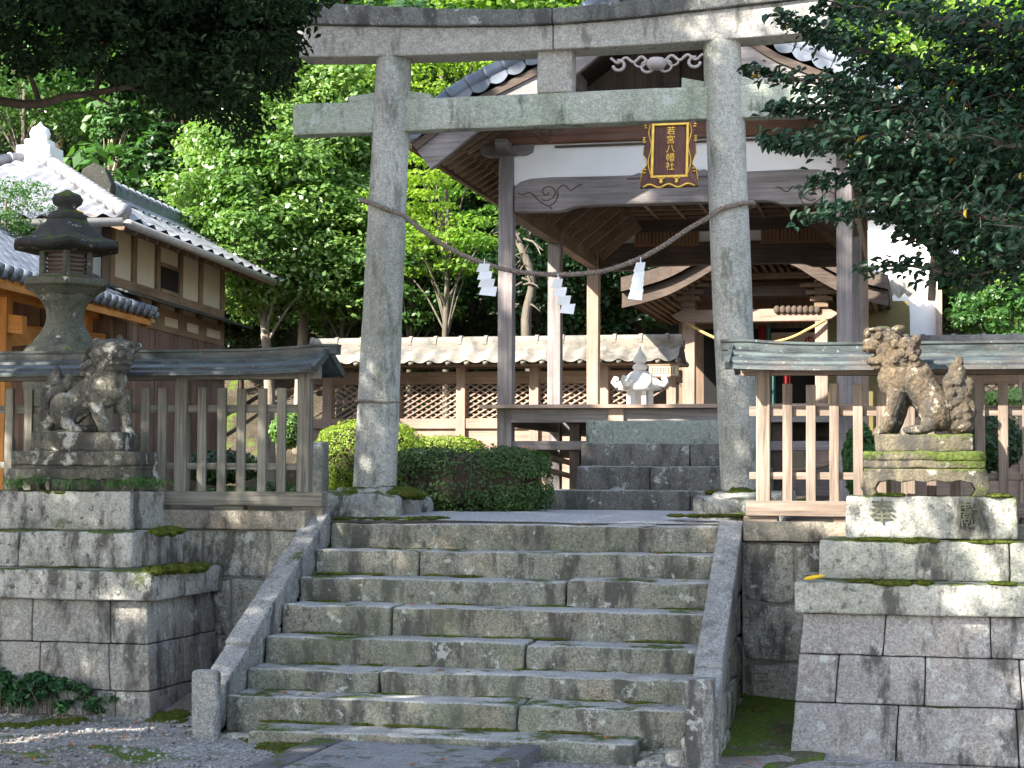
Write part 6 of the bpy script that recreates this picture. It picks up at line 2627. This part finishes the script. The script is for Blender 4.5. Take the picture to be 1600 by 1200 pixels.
pbush('green_shrub', 'bright green shrub behind the right fence at the right edge', 'shrub', 1600, 628, 90, 20, 18.0, .5, 4500, .05, 'leaf_bright')
pbush('green_shrub', 'dark shrub behind the right fence beside the lion', 'shrub', 1540, 690, 60, 50, 17.0, .4, 3500, .05, 'leaf_dark')
pbush('green_shrub', 'small bright shrub seen through the left fence beside the pale trunk', 'shrub', 452, 672, 26, 28, 19.0, .3, 1500, .05, 'leaf_bright')
pbush('green_shrub', 'dark shrub low behind the left fence pickets', 'shrub', 345, 730, 60, 26, 15.5, .3, 2400, .045, 'leaf_dark')
c = P(498, 740, 15.0)
m = MB()
m.rblock(c.x - .07, c.x + .06, 14.95, 15.12, 1.4, P(498, 690, 15).z, .03, .05, .01)
tag(m.build('stone_marker', 'base', smooth=True), 'small pale stone post behind the end of the left fence', 'stone post')

# ------------------------------------------------------------------ moss, grass, ferns, fallen leaves
m = MB()
mc_, mn_ = [], []


def cushion(c, rx, ry, h, n=240):
    c = Vector(c)
    if n > 45 and rx > .045:
        for i in range(9):
            a = rnd.random() * 6.283
            r_ = rnd.random() ** .6 * .8
            f = rnd.uniform(.25, .5)
            cushion((c.x + rx * r_ * math.cos(a), c.y + ry * r_ * math.sin(a), c.z), rx * f, ry * f, h * rnd.uniform(.4, 1.), 30)
        n = int(n * .5)
        rx, ry = rx * .62, ry * .62
    s0 = len(m.v)
    m.sphere((0, 0, 0), 1, 22, 12)
    m.map(lambda v: c + Vector((v.x * rx * (1 + .35 * noise.noise(Vector((v.x * 2, v.y * 2, c.x * 7)))), v.y * ry * (1 + .3 * noise.noise(Vector((v.x * 2, v.y * 2, c.x * 5 + 3)))),
                                v.z * h * (1 + .5 * noise.noise(Vector((v.x * 3, v.y * 3, c.y * 3)))))), s0)
    for i in range(n):
        a = rnd.random() * 6.283
        r_ = rnd.random() ** .5
        e = (1 - r_ * r_) ** .5
        mc_.append((c.x + rx * r_ * math.cos(a) * 1.05, c.y + ry * r_ * math.sin(a) * 1.05, c.z + h * e + .001))
        mn_.append((rnd.gauss(0, 1), rnd.gauss(0, 1), .25))


for px, py, Y, rx, ry, h in ((252, 831, 11.62, .10, .13, .034), (268, 829, 11.8, .09, .13, .03), (246, 891, 11.3, .10, .11, .034), (272, 889, 11.45, .11, .11, .036), (302, 887, 11.8, .10, .15, .034),
                             (560, 770, 13.75, .22, .18, .045), (620, 772, 13.7, .20, .16, .04), (520, 775, 13.8, .1, .16, .035), (590, 765, 13.95, .28, .25, .04), (650, 776, 13.8, .07, .1, .03),
                             (1160, 770, 13.8, .13, .16, .04), (1185, 772, 13.8, .1, .14, .035), (1140, 780, 13.7, .06, .08, .035), (1110, 770, 13.85, .06, .1, .02),
                             (1400, 700, 11.85, .0, .0, .0), (1560, 775, 11.78, .09, .06, .016), (1400, 774, 11.79, .07, .05, .014), (1375, 774, 11.8, .04, .05, .012),
                             (1370, 843, 11.5, .2, .05, .012), (1440, 845, 11.48, .12, .05, .02), (1540, 847, 11.48, .18, .05, .014), (1345, 908, 11.13, .1, .04, .012), (1400, 911, 11.12, .13, .045, .02), (1440, 911, 11.12, .07, .04, .018), (1570, 912, 11.12, .1, .04, .012),
                            (80, 770, 11.83, .12, .05, .016),):
    if rx:
        cushion(P(px, py, Y), rx, ry, h)
for px, py, z in ((350, 1140, .10), (320, 1142, .1), (440, 1162, .1), (275, 1113, .12), (260, 1120, .12), (1170, 1120, .06), (1190, 1095, .14), (1165, 1150, .0), (1180, 1075, .16), (20, 1135, .1), (70, 1131, .1), (470, 1180, .08), (410, 1150, .1), (110, 1128, .1)):
    c = G(px, py, z + .01)
    c.z = gz(c.x, c.y) + .004
    cushion(c, rnd.uniform(.09, .17), rnd.uniform(.12, .22), .018, 160)
for px in range(530, 700, 22):
    cushion(P(px, 811 - (px > 640) * 1, 13.15), .09, .12, .014, 100)
for px in range(1060, 1150, 22):
    cushion(P(px, 806, 13.2), .09, .12, .012, 80)
# moss along the seams of the treads
for k in range(8):
    y = 12.6 - .33 * k
    z = SZ[k]
    if k == 0:
        continue
    for i in range(9):
        x = rnd.uniform(XL + .1, XR - .1)
        if rnd.random() < .55 or x > -2.2 or x < -3.7:
            cushion((x, y + .318, z + .002), rnd.uniform(.06, .22), .016, .008, 40)
tag(m.build('moss', 'moss', smooth=True), kind='stuff')
mo = leaves('moss_tufts', np.array(mc_), np.array(mn_), .016 * (.6 + .8 * RNG.random(len(mc_))), .4, 'moss')
tag(mo, kind='stuff')
gp_, gn_, ga = [], [], []
for px, py, Y, n in ((60, 752, 11.86, 60), (105, 758, 11.84, 40), (180, 758, 11.84, 60), (215, 756, 11.86, 90), (240, 758, 11.9, 60), (25, 757, 11.86, 70), (140, 758, 11.86, 40)):
    c = P(px, py, Y)
    for i in range(n):
        gp_.append((c.x + rnd.gauss(0, .05), c.y + rnd.gauss(0, .04), c.z + rnd.uniform(0, .03)))
        a = rnd.random() * 6.283
        gn_.append((math.cos(a), math.sin(a), .3))
        ga.append((rnd.gauss(0, .4), rnd.gauss(0, .4), 1))
go = leaves('grass', np.array(gp_), np.array(gn_), .085 * (.6 + .8 * RNG.random(len(gp_))), .09, 'grass', along=unit(np.array(ga)))
tag(go, kind='stuff')
# fern beside the right side slab
fc = P(1192, 1068, 12.2)
ft = thing('fern', 'small green fern at the foot of the right retaining wall', 'fern', fc)
cl_, nl_, al_ = [], [], []
for i in range(11):
    a = i * .571
    for j in range(12):
        t_ = j / 12
        b = Vector((math.cos(a) * t_ * .16, math.sin(a) * t_ * .16 - .03, .02 + .14 * math.sin(t_ * 2.2)))
        for s_ in (-1, 1):
            cl_.append(tuple(fc + b + Vector((-math.sin(a) * s_ * .018, math.cos(a) * s_ * .018, 0))))
            nl_.append((0, 0, 1))
            al_.append((-math.sin(a) * s_, math.cos(a) * s_, 0))
leaves('fronds', np.array(cl_), np.array(nl_), np.full(len(cl_), .04), .35, 'grass', ft, along=np.array(al_))

m = MB()
for i in range(2600):
    x, y = rnd.uniform(-7.2, -3.6), rnd.uniform(8.8, 11.1)
    if i % 8 == 0:
        x, y = rnd.uniform(-2.2, -.9), rnd.uniform(8.9, 10.4)
    r_ = abs(rnd.gauss(.006, .004)) + .004
    m.sphere((x, y, gz(x, y) + r_ * .3), (r_ * rnd.uniform(.8, 1.5), r_ * rnd.uniform(.8, 1.4), r_ * .7), 6, 4)
tag(m.build('pebbles', 'cheek', smooth=True, fixn=False), kind='stuff')
# fallen leaves
def fallen(label, p, rz, size, mat, group):
    mm = MB()
    s_ = size
    mm.add([(-s_, 0, .004), (-s_ * .3, s_ * .45, .012), (s_ * .4, s_ * .4, .01), (s_, 0, .004), (s_ * .4, -s_ * .4, .014), (-s_ * .3, -s_ * .45, .008)], [(0, 1, 2, 3), (0, 3, 4, 5)])
    mm.map(lambda v: Vector(p) + Matrix.Rotation(rz, 3, 'Z') @ v)
    return tag(mm.build('fallen_leaf', mat, fixn=False), label, 'leaf', group)


yl = P(1272, 905, 11.14)
for i in range(3):
    pass
m = MB()
m.sphere((0, 0, 0), 1, 12, 6)
m.map(lambda v: yl + Vector((v.x * .065 * (1 + .2 * v.y), v.y * .03, v.z * .014 + .012 + .012 * v.x)))
tag(m.build('curled_leaf', 'yellow', smooth=True), 'bright yellow curled leaf on the left corner of the right pedestal', 'leaf')
src = None
spots = []
for k in range(8):
    for i in range(3):
        spots.append((rnd.uniform(XL + .2, XR - .2), 12.6 - .33 * k + rnd.uniform(.05, .28), SZ[k] + .004))
for i in range(26):
    x, y = rnd.uniform(-7, -4.7), rnd.uniform(9.2, 10.9)
    spots.append((x, y, gz(x, y) + .006))
for i in range(8):
    x, y = rnd.uniform(-1.1, -.9), rnd.uniform(10.4, 12.2)
    spots.append((x, y, gz(x, y) + .03))
for i in range(60):
    x, y = rnd.uniform(-7, -4.5), rnd.uniform(8.8, 11.0)
    spots.append((x, y, gz(x, y) + .006))
for i in range(5):
    spots.append((rnd.uniform(-3.3, -2.4), rnd.uniform(9.3, 10.2), .153))
for i, s_ in enumerate(spots):
    if src is None:
        src = fallen('small rusty brown fallen leaf', s_, .4, .02, 'rust', 'small fallen leaves scattered on stairs and gravel')
        src.data.transform(Matrix())
        base = src
    else:
        c2 = src.copy()
        COL.objects.link(c2)
        c2.location = s_
        c2.rotation_euler = (rnd.uniform(-.2, .2), rnd.uniform(-.2, .2), rnd.uniform(0, 6.28))
        f = rnd.uniform(.6, 1.3)
        c2.scale = (f, f, f)
